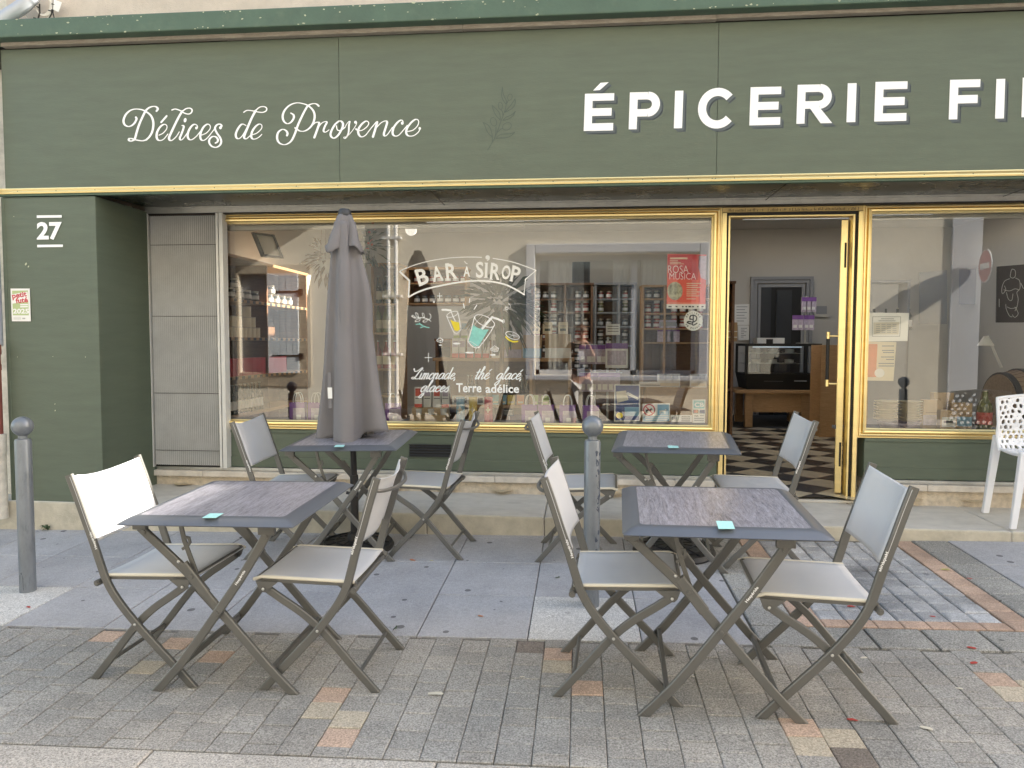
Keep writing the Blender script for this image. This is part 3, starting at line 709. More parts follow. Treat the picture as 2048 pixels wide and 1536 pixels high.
def ln(p,w=11,sm=True): ribbon(b,p,w,Z5,4,0,1,0,sm)
# small glass
P = lambda cx,cy,a,c,r,n=16: [(cx+a*math.cos(t)*math.cos(r)-c*math.sin(t)*math.sin(r), cy+a*math.cos(t)*math.sin(r)+c*math.sin(t)*math.cos(r)) for t in [2*PI*k/n for k in range(n+1)]]
ln(P(795,368,88,38,-.35),9); ln([(708,395),(760,520),(815,640)],11); ln([(880,345),(905,470),(925,590)],11); ln([(815,640),(855,660),(900,630),(927,590)],12)
ln([(640,300),(700,300),(770,310)],30,False); ln([(768,305),(800,390),(842,475)],13)
ln(P(1285,470,162,72,.45),11); ln([(1130,405),(1085,590),(1030,780)],13); ln([(1432,535),(1330,700),(1200,870)],13); ln([(1030,780),(1090,850),(1150,878),(1200,870)],14); ln([(1030,780),(1090,790),(1200,870)],6)
ln([(1250,585),(1320,500),(1400,410)],34,False); ln([(1395,412),(1480,440),(1560,475)],30,False); ln(P(1568,475,16,26,.2),7)
# lemon slice, ice cubes, sparkles, twig
ln(P(1707,690,108,50,.35),10)
for a in (.2,1.3,2.4,3.5,4.6,5.7): ln([(1715,690),(1715+70*math.cos(a),690+30*math.sin(a)+12*math.cos(a))],5,False)
for cx,cy,s in ((605,758,48),(1435,890,62)):
    ln([(cx-s,cy),(cx,cy-s*.7),(cx+s,cy-s*.1),(cx+s*.8,cy+s*.6),(cx,cy+s*.75),(cx-s*.9,cy+s*.4),(cx-s,cy)],9,False); ln([(cx-s,cy),(cx+s*.1,cy+s*.15),(cx+s,cy-s*.1)],7,False); ln([(cx+s*.1,cy+s*.15),(cx,cy+s*.75)],7,False)
for cx,cy,s in ((600,90,45),(432,1025,70)): ln([(cx-s*.8,cy),(cx+s*.8,cy)],9,False); ln([(cx,cy-s),(cx,cy+s)],9,False); ell(b,cx,cy,9,9,Z5)
for p in ([(1058,130),(1052,190)],[(962,210),(975,275)],[(1165,230),(1125,290)]): ln(p,16,False)
ell(b,516,182,15,15,Z5); ell(b,1410,985,42,16,Z5); ell(b,860,812,58,14,Z5); ell(b,1055,950,72,13,Z5); ell(b,612,835,24,9,Z5); ln(P(1622,278,20,20,0,10),8); ln([(1650,205),(1672,235),(1680,270)],7)
ln([(175,400),(240,425),(330,420),(420,440),(468,475)],10)
for p in ([(240,425),(200,385),(180,390),(215,425),(240,425)],[(285,420),(265,360),(232,345),(250,395),(285,420)],[(370,425),(365,370),(335,350),(345,395),(370,425)],[(440,445),(468,420),(465,380),(440,360)],
          [(310,425),(290,470),(230,480),(250,450),(310,425)],[(420,440),(400,480),(350,485),(370,455),(420,440)]): ln(p,8)
# script words, drawn with a small alphabet of pen strokes
SG = {'a':([[(.75,.85),(.45,1),(.12,.6),(.1,.2),(.32,0),(.6,.3),(.78,.95)],[(.78,.95),(.72,.3),(.8,0),(1.05,.3)]],.98),
 'c':([[(.7,.8),(.5,1),(.15,.7),(.1,.25),(.38,0),(.8,.35)]],.76),'d':([[(.75,.85),(.45,1),(.12,.6),(.1,.2),(.32,0),(.6,.3),(.78,.95)],[(.84,1.95),(.75,.4),(.82,0),(1.05,.3)]],.98),
 'e':([[(.1,.45),(.5,.55),(.65,.85),(.42,1),(.12,.6),(.14,.2),(.4,0),(.85,.35)]],.80),'g':([[(.75,.85),(.45,1),(.12,.6),(.1,.2),(.32,0),(.6,.3),(.78,.95)],[(.78,.95),(.72,-.5),(.42,-1.0),(.15,-.8),(.5,-.3),(1.05,.3)]],.98),
 'h':([[(0,.3),(.45,1.6),(.42,2),(.27,1.8),(.15,0)],[(.15,.4),(.5,1),(.66,.8),(.6,.2),(.7,0),(1,.3)]],.95),'i':([[(.1,1),(.08,.25),(.2,0),(.5,.3)],[(.16,1.42),(.19,1.5)]],.46),
 'l':([[(0,.3),(.4,1.6),(.37,2),(.22,1.8),(.1,.3),(.25,0),(.5,.3)]],.46),'m':([[(.1,1),(.05,0)],[(.05,.5),(.35,1),(.46,.8),(.4,0)],[(.4,.5),(.7,1),(.85,.8),(.8,.2),(.9,0),(1.15,.3)]],1.1),
 'n':([[(.1,1),(.05,0)],[(.05,.5),(.4,1),(.56,.8),(.5,.2),(.6,0),(.9,.3)]],.84),'o':([[(.45,1),(.12,.6),(.16,.1),(.45,0),(.72,.4),(.62,.9),(.45,1)],[(.6,.9),(.95,.8)]],.82),
 's':([[(0,.2),(.5,1),(.46,.7),(.6,.3),(.4,0),(.1,.1)]],.66),'t':([[(.35,1.6),(.22,.3),(.32,0),(.6,.3)],[(.0,1.1),(.62,1.16)]],.56),
 'L':([[(-.55,1.75),(-.3,1.35),(.1,1.35),(.55,1.75),(.75,1.95),(.85,1.75),(.55,1.3),(.3,.5),(.05,.05),(-.25,.05),(-.3,.25),(0,.3),(.5,.02),(1.0,.1)]],.95),',':([[(.15,.05),(.1,-.25)]],.35),' ':([],.55)}
def script(mb,txt,fn,x,y,xh,slant=.42,w=20):
    for ch in txt:
        acc = ch in 'é'; st,adv = SG['e' if acc else ch]
        if acc: st = st+[[(.42,1.25),(.68,1.6)]]
        for p in st: ribbon(mb,[(x+(px_+slant*py_)*xh,y-py_*xh) for px_,py_ in p],w,fn,4,1,.62)
        x += adv*xh
    return x
Z6 = zoomY(800,710,7.314,YG,.00003)
script(b,'Limonade,',Z6,192,352,86); script(b,'thé',Z6,1080,354,92); script(b,'glacé,',Z6,1400,356,88); script(b,'glaces',Z6,290,540,88)
text(b,'Terre',820,1192,548,412,Z6,off=.02); text(b,'adélice',1250,1742,556,430,Z6,off=.02)
b.build('window_lettering', M['signwhite'], w1)
b = MB(); poly(b,[(762,448),(820,478),(895,492),(908,600),(870,622),(825,612)],Z5); b.build('lemonade_painting', M['yolk'], w1)
for v in ():pass
b = MB(); poly(b,[(1108,530),(1180,575),(1260,600),(1345,598),(1195,850),(1130,858),(1045,780)],Z5); ribbon(b,[(240,520),(310,520),(370,555),(440,572)],14,Z5,4); ribbon(b,[(290,500),(330,540)],12,Z5,1,0,1,0,False); ribbon(b,[(305,575),(360,550)],12,Z5,1,0,1,0,False)
b.build('syrup_painting', M['aqua'], w1)
b = MB(); ribbon(b,[(1605,710),(1650,755),(1720,785),(1785,780)],22,Z5,4); b.build('lemon_rind_painting', M['yolk'], w1)
for n in ('lemonade_painting','syrup_painting','lemon_rind_painting'):
    for o in [q for q in bpy.data.objects if q.name == n]:
        for v in o.data.vertices: v.co.y += .0012
# ================================================================== FOLDING CHAIRS
def pathsm(p, n=5): return [(q.x, q.y) for q in cat_rom(p, n)]
PA = pathsm([(-.254,.852),(-.225,.765),(-.195,.668),(-.168,.585),(-.138,.48),(-.118,.42),(-.075,.345),(0,.251),(.085,.160),(.165,.077),(.232,.004)],5)
PB = pathsm([(.213,.410),(.15,.366),(.07,.312),(0,.251),(-.055,.190),(-.12,.112),(-.18,.043),(-.215,.003)],5)
SW = .205
def make_chair():
    t = thing('folding_chair')
    for s in (-1, 1):
        b = MB(); b.flat(PA, .0155, .0085, s*SW, seg='foot'); lg = b.build('front_leg', M['frame'], t, smooth=True)
        b = MB(); b.flat(PB, .0150, .0080, s*(SW-.0185), seg='foot'); rl = b.build('rear_leg', M['frame'], t, smooth=True)
        b = MB()
        for (u, z, v0, v1) in ((0,.251,.192,.2155),(.213,.412,.17,.2105),(-.235,.79,.1955,.199),(-.203,.695,.1955,.199),(-.178,.615,.1955,.199)):
            c = Vector((u, s*v1, z)); b.lathe([(.0001,0),(.0062,.0),(.0050,.003),(.0001,.0042)] if s > 0 else [(.0001,0),(.0062,0),(.0050,-.003),(.0001,-.0042)], c, 12, 0, 'y')
        b.build('rivet', M['steel'], lg, smooth=True)
        b = MB()                                     # bracket under the seat front
        sh = [(.155,.438),(.245,.443),(.232,.408),(.222,.398),(.206,.397),(.196,.406)]
        y0 = s*.2035
        b.ring([[(u,y0-.0022,z) for u,z in sh],[(u,y0+.0022,z) for u,z in sh]]); b.build('seat_bracket', M['frame'], t)
        b = MB()                                     # seat rail
        b.flat([(-.155,.432),(0,.436),(.12,.440),(.245,.448)], .0085, .008, s*.186); b.build('seat_rail', M['frame'], t, smooth=True)
        b = MB(); b.tube([(-.152,s*.18,.417),(-.152,s*.222,.417)], .0125, 14); b.tube([(-.152,s*.222,.417),(-.152,s*.226,.417)],.0085,14)
        b.flat([(-.152,.417),(-.115,.43)], .010, .004, s*.19); b.build('slide_ring', M['frame'], t, smooth=True)
    b = MB(); b.tube([(-.205,-.18,.074),(-.205,.18,.074)] if False else [(-.152,-.186,.074),(-.152,.186,.074)], .0085, 10); b.build('stretcher', M['frame'], t, smooth=True)
    b = MB(); b.tube([(-.152,-.2,.417),(-.152,.2,.417)], .009, 10); b.build('seat_rear_bar', M['frame'], t, smooth=True)
    b = MB(); b.tube([(.246,-.186,.446),(.246,.186,.446)], .008, 10); b.build('seat_front_bar', M['frame'], t, smooth=True)
    # bowed bar behind the back sling
    b = MB(); b.tube([(q.x,q.y,q.z) for q in cat_rom([(-.243,-.192,.80),(-.268,-.15,.792),(-.292,-.06,.787),(-.292,.06,.787),(-.268,.15,.792),(-.243,.192,.80)],5)], .0075, 10); b.build('back_bar', M['frame'], t, smooth=True)
    # seat sling
    b = MB(); n, m = 12, 14; loops = []
    for i in range(n+1):
        u = -.148+(.258+.148)*i/n; row = []
        for j in range(m+1):
            v = -.192+.384*j/m; k = 1-(v/.192)**2
            z = .440+.014*(i/n)-.016*k*(1-.75*(i/n)**3)*(.4+.6*math.sin(PI*min(1,i/n*1.0)))
            z += .006 if abs(v) > .185 else .006
            if i == n: z -= .012
            row.append((u, v, z))
        loops.append(row)
    b.ring(loops, False, False, False); st = b.build('seat', M['fabric'], t, smooth=True)
    s_ = st.modifiers.new('solid','SOLIDIFY'); s_.thickness = .0025; s_.offset = -1
    b = MB()
    for s in (-1,1): b.tube([(loops[i][0 if s < 0 else m][0], s*.1935, loops[i][0][2]-.003) for i in range(n+1)], .0068, 8)
    b.build('seat_piping', M['piping'], t, smooth=True)
    # back sling: wraps the two uprights and bows backwards between them
    b = MB(); loops = []
    up = [(-.251,.843),(-.225,.765),(-.195,.668),(-.166,.578)]; ups = pathsm(up, 4)
    for i, (u, z) in enumerate(ups):
        d = Vector((ups[min(i+1,len(ups)-1)][0]-ups[max(i-1,0)][0], ups[min(i+1,len(ups)-1)][1]-ups[max(i-1,0)][1])).normalized(); nx, nz = -d.y, d.x   # normal towards the sitter
        if nx < 0: nx, nz = -nx, -nz
        row = []
        for j in range(m+1):
            v = -.214+.428*j/m; k = max(0, 1-(v/.19)**2)
            fo = .0185*(1 if abs(v) < .2 else (.35 if abs(v) > .21 else .9)) - .040*k*(.55+.45*(1-i/len(ups)))
            row.append((u+nx*fo, v, z+nz*fo - (.012*k if i == 0 else 0)))
        loops.append(row)
    b.ring(loops, False, False, False); bk = b.build('backrest', M['fabric'], t, smooth=True)
    s_ = bk.modifiers.new('solid','SOLIDIFY'); s_.thickness = .0022; s_.offset = 0
    # maker's lettering on the outside of the uprights
    b = MB()
    for s in (-1, 1):
        o = Vector((-.148,.555)); d = Vector((-.030,.088)).normalized(); q = Vector((-d.y,d.x))
        if s > 0: fn = lambda x,y,L=0: Vector((o.x+d.x*(.075-x)-q.x*y, .2141, o.y+d.y*(.075-x)-q.y*y))
        else: fn = lambda x,y,L=0: Vector((o.x+d.x*x+q.x*y, -.2141, o.y+d.y*x+q.y*y))
        text(b,'Hespéride',0,.072,-.0065,.0065,fn,off=.02)
    b.build('maker_lettering', M['signwhite'], t)
    return t
def put(o, x, y, th, dz=0):
    n = Vector((-GX,-GY,1)).normalized(); o.location = (x, y, gz(x,y)+dz)
    q = Vector((0,0,1)).rotation_difference(n); o.rotation_mode = 'QUATERNION'
    o.rotation_quaternion = q @ Matrix.Rotation(th,3,'Z').to_quaternion()
CHAIRS = [(.898,2.808,R(177.0),'light grey sling chair at the right of the front right table, facing left'),
 (.145,2.895,R(-3.4),'light grey sling chair at the left of the front right table, standing before the bollard'),
 (-1.001,2.897,R(179.2),'light grey sling chair between the two front tables, turned to the front left table'),
 (-1.748,2.915,R(-3.4),'folding chair at far left whose backrest is lit white by the sun'),
 (-1.815,4.401,R(.4),'grey sling chair before the folded metal grille, left of the parasol table'),
 (-.916,4.467,R(176.3),'grey sling chair right of the parasol table, its rear turned to the wall vent'),
 (-.024,4.428,R(-2.5),'grey sling chair at the left of the rear right table, half hidden behind the bollard'),
 (1.063,4.390,R(178.6),'grey sling chair standing right in front of the open shop door')]
proto = make_chair()
for i, (x, y, th, lab) in enumerate(CHAIRS):
    o = proto if i == 0 else copy_tree(proto)
    put(o, x, y, th); tag(o, lab, 'chair', 'folding chairs around the café tables')

# ================================================================== TABLES
def make_table():
    t = thing('folding_table')
    h = .35; zt = .695
    b = MB(); prof = [(h-.062,zt-.004),(h-.062,zt+.0225),(h-.052,zt+.0235),(h-.030,zt+.017),(h-.006,zt+.004),(h,zt),(h-.003,zt-.004)]
    def rl(d, z):                                       # rounded square loop
        c = .022*(d/h); P = []
        for sx_, sy_, a0 in ((1,1,0),(-1,1,90),(-1,-1,180),(1,-1,270)):
            for k in range(4): a = R(a0+30*k); P.append((sx_*(d-c)+c*math.cos(a), sy_*(d-c)+c*math.sin(a), z))
        return P
    b.ring([rl(d,z) for d, z in prof], True, False, False); b.build('rim', M['tablerim'], t, smooth=True)
    b = MB(); b.box(-h+.06,h-.06,-h+.06,h-.06,zt+.010,zt+.0222); b.build('tabletop', M['tabletop'], t)
    b = MB(); b.box(-h+.004,h-.004,-h+.004,h-.004,zt-.004,zt-.001); b.build('underside', M['tablerim'], t)
    for sy_ in (-1,1):
        l1 = pathsm([(-.318,.655),(-.155,.50),(-.10,.44),(-.008,.328),(.10,.20),(.165,.122),(.192,.092),(.235,.045),(.276,.002)],4)
        l2 = pathsm([(.212,.648),(.10,.475),(-.008,.328),(-.10,.205),(-.165,.122),(-.192,.092),(-.235,.045),(-.276,.002)],4)
        if sy_ < 0: ya, yb = -.262, -.2435
        else: ya, yb = .262, .2435
        l1 = [(u,z) for u,z in l1]
        b = MB(); b.flat(l1,.0165,.0085,yb,seg='foot'); g1 = b.build('leg',M['frame'],t,smooth=True)
        b = MB(); b.flat([(-.150,.512),(-.062,.395)],.0195,.0105,yb); b.build('sleeve',M['frame'],g1,smooth=True)
        b = MB(); b.flat(l2,.0165,.0085,ya,seg='foot'); g2 = b.build('leg',M['frame'],t,smooth=True)
        b = MB()
        for (u,z,y) in ((-.008,.328,ya+sy_*.0085),(-.113,.465,yb+sy_*.0105),(.205,.635,ya+sy_*.0085),(-.30,.638,yb+sy_*.0085)):
            b.lathe([(.0001,0),(.0095,0),(.0085,sy_*.004),(.0001,sy_*.0048)],(u,y,z),14,0,'y')
        b.build('bolt',M['frame'],g2,smooth=True)
        b = MB()
        b.lathe([(.0001,0),(.0065,0),(.005,sy_*.003),(.0001,sy_*.004)],(-.163,yb+sy_*.0085,.523),12,0,'y'); b.build('rivet',M['steel'],g1,smooth=True)
        b = MB(); b.box(.175,.24,ya-.012,ya+.012,.640,.692); b.box(-.345,-.29,yb-.012,yb+.012,.648,.692); b.build('hinge',M['frame'],t,bevel=.003)
    b = MB(); b.flat([(-.165,.685),(-.150,.60),(-.128,.53),(-.108,.47)],.0085,.005,-.225); b.flat([(-.160,.565),(-.140,.575),(-.127,.592),(-.130,.61),(-.145,.612)],.006,.004,-.225); b.build('latch',M['frame'],t,smooth=True)
    for u in (-.192,.192):
        b = MB(); b.box(u-.009,u+.009,-.25,.25,.083,.107); b.build('foot_bar',M['frame'],t,bevel=.003)
    b = MB()
    o = Vector((.10,.476)); d = Vector((.062,.090)).normalized(); q = Vector((-d.y,d.x))
    text(b,'Hespéride',0,.068,-.0065,.0065,lambda x,y,L=0: Vector((o.x-d.x*.04+d.x*x+q.x*y,-.2711,o.y-d.y*.04+d.y*x+q.y*y)),off=.02); b.build('maker_lettering',M['signwhite'],t)
    return t
TB = [(.524,2.85,R(-2.9),'wood grained folding table with dark rim at front right, nearest the paving of salmon setts'),
      (-1.377,2.919,R(-.9),'wood grained folding table at front left, beside the sunlit chair'),
      (.567,4.391,R(-6.4),'wood grained folding table behind the front right one, with an empty stand under it'),
      (-1.412,4.458,R(2.3),'wood grained folding table pierced by the closed grey parasol')]
tp = make_table(); tabs = []
for i,(x,y,th,lab) in enumerate(TB):
    o = tp if i == 0 else copy_tree(tp); put(o,x,y,th); tag(o,lab,'table','folding café tables'); tabs.append(o)
# small mint cards lying near the table edges
def tz(i): return gz(TB[i][0],TB[i][1])+.695+.0235
cards = [(0,[(1432,1048),(1464,1050),(1470,1058),(1437,1058)],'mint green card near the front edge of the front right table'),
         (1,[(420,1027),(447,1027),(432,1036),(404,1036)],'mint green card near the front edge of the front left table'),
         (2,[(1335,891),(1356,892),(1358,896),(1337,896)],'mint green card on the rear right table'),
         (3,[(672,890),(690,890),(687,894),(668,894)],'mint green card on the table under the parasol')]
for i,q,lab in cards:
    P = []
    for px_,py_ in q:
        d = ray(px_,py_); x0,y0 = TB[i][0],TB[i][1]; h = gz(x0,y0)+.7185
        t = (h-1.4431)/(d.z-GX*d.x-GY*d.y) if False else None
        # plane through the table top, tilted like the pavement
        nrm = Vector((-GX,-GY,1)); c = Vector((x0-GX*.72,y0-GY*.72,gz(x0,y0)+.7200)); k = (c-EYE).dot(nrm)/d.dot(nrm); P.append(EYE+d*k)
    if i == 0: P[0].z += .010; P[1].z += .012
    b = MB(); b.ring([[p for p in P],[p+Vector((0,0,.0012)) for p in P]]); o = b.build('table_card', M['card'], None, org=P[3]); tag(o,lab,'card','mint cards on the tables')

# ================================================================== PARASOL
TILT = -.045
pc = Vector((-1.432,4.478,0)); pg = gz(pc.x,pc.y)
pr = thing('parasol',(pc.x,pc.y,pg),'closed mauve grey parasol standing through the rear left table','parasol')
b = MB(); b.tube([(pc.x,pc.y,pg+.45),(pc.x+TILT,pc.y,pg+2.10)],.019,16); b.lathe([(.026,.04),(.026,.46),(.024,.47)],(pc.x,pc.y,pg),18); b.build('pole', M['pole'], pr, smooth=True)
b = MB(); b.lathe([(.0001,2.145),(.030,2.142),(.040,2.13),(.042,2.10),(.036,2.09),(.0001,2.09)],(pc.x+TILT,pc.y,pg),18); b.build('finial', M['parasoldk'], pr, smooth=True)
b = MB(); b.tube([(pc.x+.026,pc.y-.01,pg+.34),(pc.x-.045,pc.y-.025,pg+.36)],.010,10); b.build('clamp_knob', M['parasoldk'], pr, smooth=True)
def cloth(z0,z1,rf,folds,ph,nz_,n=144,hem=None,jit=.0,asym=None):
    b = MB(); loops = []
    for i in range(nz_+1):
        t = i/nz_; row = []
        for k in range(n):
            a = 2*PI*k/n; r = rf(t,a)
            fd = math.cos(folds*a+ph+.5*math.sin(3*a+1+1.3*t)+1.1*t); amp = .16+.26*t
            r *= 1+amp*(abs(fd)**.6*math.copysign(1,fd))*.85
            r += jit*noise.noise((3*math.cos(a)+2,3*math.sin(a),t*2.2))*t
            z = z1+(z0-z1)*t
            if hem: z += hem(a)*t**5
            dx,dy = asym(t) if asym else (0,0)
            dx += TILT*(z-.3)/1.8
            row.append((pc.x+dx+r*math.cos(a), pc.y+dy+r*math.sin(a), pg+z))
        loops.append(row)
    b.ring(loops,True,False,False); return b
def rf(t,a): 
    base = .060+.122*t**.9
    if .16 < t < .5: base += .020*math.sin((t-.16)/.34*PI)*(1 if math.cos(a) > 0 else 0)
    return base*(1+.10*math.cos(a+.3))
b = cloth(.715,2.06,rf,5,.6,46,hem=lambda a: .030*math.sin(3*a+2.2)+.045*math.cos(a-.4)+.02*math.sin(7*a),jit=.030,asym=lambda t:(.006*t-.004,0))
cn = b.build('canopy', M['parasol'], pr, smooth=True); s_ = cn.modifiers.new('solid','SOLIDIFY'); s_.thickness = .0025
b = cloth(1.885,2.105,lambda t,a:.042+.062*t**.8,4,1.3,16,hem=lambda a:.016*math.sin(4*a)+.014*math.sin(7*a+1),jit=.015)
vn = b.build('vent_flap', M['parasol'], pr, smooth=True); s_ = vn.modifiers.new('solid','SOLIDIFY'); s_.thickness = .0025
b = MB()
for a in (-2.4,-1.2,-.35,.6,1.9):
    x,y = pc.x+.075*math.cos(a), pc.y+.075*math.sin(a); b.tube([(pc.x+.03*math.cos(a),pc.y+.03*math.sin(a),pg+1.95),(x,y,pg+.745)],.008,8)
    b.tube([(x,y,pg+.705),(x,y,pg+.75)],.011,8)
b.build('rib', M['parasoldk'], pr, smooth=True)
b = MB(); px0 = at(657,800,4.30)
for (xa,xb,ya,yb,dy) in ((655,667,742,816,0),): 
    p = [at(655,745,4.315),at(662,745,4.312),at(664,816,4.300),at(657,816,4.302)]
    b.ring([p,[q+Vector((0,.006,0)) for q in p]])
b.build('tie_strap', M['parasol'], pr)
b = MB(); p = [at(655,775,4.3005),at(664,775,4.2985),at(664.5,797,4.2955),at(656,797,4.2975)]; b.ring([p,[q+Vector((0,.0015,0)) for q in p]]); b.build('care_label', M['paper'], pr)
def make_base(name):
    t = thing(name)
    b = MB(); b.lathe([(.0001,.0),(.245,.0),(.250,.012),(.238,.035),(.12,.052),(.045,.060),(.040,.10),(.0001,.10)],(0,0,0),40); p = b.build('plate', M['basebk'], t, smooth=True)
    b = MB()
    for k in range(10):
        a = 2*PI*k/10; b.tube([(.06*math.cos(a),.06*math.sin(a),.056),(.225*math.cos(a),.225*math.sin(a),.040)],.006,6)
    for r in (.12,.19): b.tube([(r*math.cos(2*PI*k/30),r*math.sin(2*PI*k/30),.056-.08*(r-.06)) for k in range(31)],.006,6)
    b.build('rib', M['pole'], p, smooth=True); return t
b1 = make_base('weighted_stand'); put(b1,pc.x,pc.y,0); tag(b1,'round black parasol stand holding the closed parasol','parasol stand')
b2 = copy_tree(b1); put(b2,.575,4.47,.3); tag(b2,'empty black parasol stand on the paving under the rear right table','parasol stand')
b = MB(); b.lathe([(.028,.06),(.028,.36),(.023,.36),(.023,.07)],(0,0,0),18); b.build('socket', M['pole'], b2, org=(0,0,0), smooth=True)

# ================================================================== BOLLARDS
def make_bollard():
    t = thing('bollard')
    b = MB(); b.lathe([(.0405,-.02),(.0405,.83),(.037,.842),(.022,.846),(.022,.862),(.030,.868)],(0,0,0),28); b.build('post', M['bollard'], t, smooth=True)
    b = MB(); b.sphere((0,0,.912),.0535,28); b.build('ball', M['bollard'], t, smooth=True)
    return t
bo = make_bollard(); bo.location = (-3.010,3.655,gz(-3.01,3.655)-.006); tag(bo,'grey blue bollard with a ball top standing at the left before the green pillar','bollard','bollards along the pavement')
b3 = copy_tree(bo); b3.location = (.060,3.615,gz(.06,3.615)-.006); tag(b3,'paint chipped grey bollard standing between the two right hand tables','bollard','bollards along the pavement')
b = MB(); random.seed(11)
for k in range(26):
    a = R(random.uniform(-62,-20)); z = random.uniform(.12,.80); s = random.uniform(.004,.014)
    q = []
    for j in range(6):
        aa = a+random.uniform(.4,1)*s*math.cos(j*PI/3)/.0406; q.append((.0409*math.cos(aa),.0409*math.sin(aa),z+random.uniform(.5,2.0)*s*math.sin(j*PI/3)))
    b.add(q,[tuple(range(6))])
b.build('chipped_patch', M['navychip'] if 'navychip' in M else mat('chip_dark',(.045,.06,.09),.6), b3, org=(0,0,0))
b = MB()
q = [(.0409*math.cos(R(a)),.0409*math.sin(R(a)),z) for a,z in ((-120,.02),(-80,.02),(-82,.09),(-95,.12),(-112,.10))]; b.add(q,[tuple(range(5))]); b.build('chipped_patch', mat('chip_black',(.03,.03,.03),.5), bo, org=(0,0,0))

# ================================================================== WHITE PERFORATED CHAIR
wc = thing('plastic_chair',(3.0,5.02,.285),'white perforated plastic chair on the step, cut by the right edge of the view','chair')
def leg(p0,p1,w0,w1): 
    b = MB(); p0,p1 = Vector(p0),Vector(p1); L = []
    for p,w in ((p0,w0),((p0+p1)/2,(w0+w1)/2),(p1,w1)): L.append([(p.x-w,p.y-w*.7,p.z),(p.x+w,p.y-w*.7,p.z),(p.x+w,p.y+w*.7,p.z),(p.x-w,p.y+w*.7,p.z)])
    b.ring(L); return b.build('leg',M['plastic'],wc,bevel=.006)
leg(at(1970,1026,5.255),at(1996,870,5.235),.021,.027); leg(at(2025,1058,4.81),at(2048,905,4.83),.019,.026)
leg((3.30,5.255,.285),(3.24,5.235,.74),.021,.027); leg((3.33,4.81,.285),(3.27,4.83,.74),.019,.026)
# shell: jittered honeycomb net on a bucket surface
def shell(u,v):                      # u -1..1 across, v 0 seat front .. 1 top of back
    hw = .225-.012*v
    if v < .45:
        t = v/.45; y = 4.80+.38*t; z = .285+.455-.02*math.sin(PI*t); x = 3.015+u*hw*(.96); z += .018*abs(u)**3
    else:
        t = (v-.45)/.55; a = t; y = 5.18+.055*a+.02*math.sin(PI*min(1,a*2)); z = .285+.455+.345*a; x = 3.015+u*hw*(1-.02*a); y -= .055*abs(u)**2.2*(1-.3*a); z += .02*(1-abs(u))*a
    return Vector((x,y,z))
random.seed(21); b = MB(); nu,nv = 11,19
cen = {}
for j in range(-1,nv+2):
    for i in range(-1,nu+2):
        cen[i,j] = Vector((((i+.5*(j%2))/nu*2-1)+random.uniform(-.075,.075), j/nv+random.uniform(-.021,.021)))
def nb(i,j):
    o = j%2; return [(i+1,j),(i+o,j+1),(i-1+o,j+1),(i-1,j),(i-1+o,j-1),(i+o,j-1)]
for (i,j) in list(cen):
    if not (-1 <= i <= nu and 0 <= j <= nv): continue
    N6 = nb(i,j)
    if any(k not in cen for k in N6): continue
    cs = [(cen[i,j]+cen[N6[k]]+cen[N6[(k+1)%6]])/3 for k in range(6)]
    if all(abs(c.x) > 1 or c.y < 0 or c.y > 1 for c in cs): continue
    cl = lambda c: Vector((max(-1,min(1,c.x)),max(0,min(1,c.y))))
    c0 = sum(cs,Vector((0,0)))/6; k_ = random.uniform(.5,.74)
    if random.random() < .25: k_ = .15
    O = [cl(c) for c in cs]; I = [cl(c0+(c-c0)*k_) for c in cs]
    vs = [shell(*p) for p in O]+[shell(*p) for p in I]
    b.add(vs,[(k,(k+1)%6,6+(k+1)%6,6+k) for k in range(6)])
o = b.build('seat_shell',M['plastic'],wc,smooth=True); bm = bmesh.new(); bm.from_mesh(o.data); bmesh.ops.remove_doubles(bm,verts=bm.verts,dist=.002); bmesh.ops.dissolve_degenerate(bm,edges=bm.edges,dist=.0008); bmesh.ops.recalc_face_normals(bm,faces=bm.faces); bm.to_mesh(o.data); bm.free()
s_ = o.modifiers.new('solid','SOLIDIFY'); s_.thickness = .010; s_.offset = 0
s_ = o.modifiers.new('bev','BEVEL'); s_.width = .003; s_.segments = 2; s_.limit_method = 'ANGLE'
b = MB(); edge = [shell(-1,v/20) for v in range(21)]+[shell(-1+u/6,1) for u in range(1,13)]+[shell(1,1-v/20) for v in range(1,21)]+[shell(1-u/6,0) for u in range(1,13)]
b.tube(edge,.011,8,cap=False); b.build('rim',M['plastic'],wc,smooth=True)

# ================================================================== PIPES, CABLES, SMALL THINGS OUTSIDE
dp = thing('drainpipe',(-4.09,4.80,.2),'rainwater pipe at the left corner, grey above and red below in a white socket','drainpipe')
b = MB(); b.tube([(q.x,q.y,q.z) for q in cat_rom([(-3.80,4.84,4.9),(-3.80,4.84,3.95),(-3.83,4.83,3.80),(-3.98,4.80,3.68),(-4.10,4.78,3.56),(-4.115,4.775,3.4),(-4.115,4.775,1.42)],6)],.047,18); b.build('grey_pipe',M['pipegrey'],dp,smooth=True)
b = MB(); b.tube([(-4.092,4.74,.78),(-4.092,4.74,1.43)],.034,16); b.tube([(-4.092,4.74,1.36),(-4.092,4.74,1.43)],.039,16); b.tube([(-4.092,4.74,1.25),(-4.092,4.74,1.29)],.037,16); b.build('red_pipe',M['pipered'],dp,smooth=True)
b = MB(); b.tube([(-4.085,4.735,.20),(-4.085,4.735,.66),(-4.085,4.735,.67),(-4.085,4.735,.80)],[.045,.045,.050,.050],18); b.build('socket_pipe',M['pipewhite'],dp,smooth=True)
cbl = thing('cable_coil',(-3.62,4.85,3.62),'coil of white cable with black ties hanging on the wall above the ledge','cable')
b = MB()
def zc(x,y,Y=4.88): return at(x/5.29,y/5.29,Y)
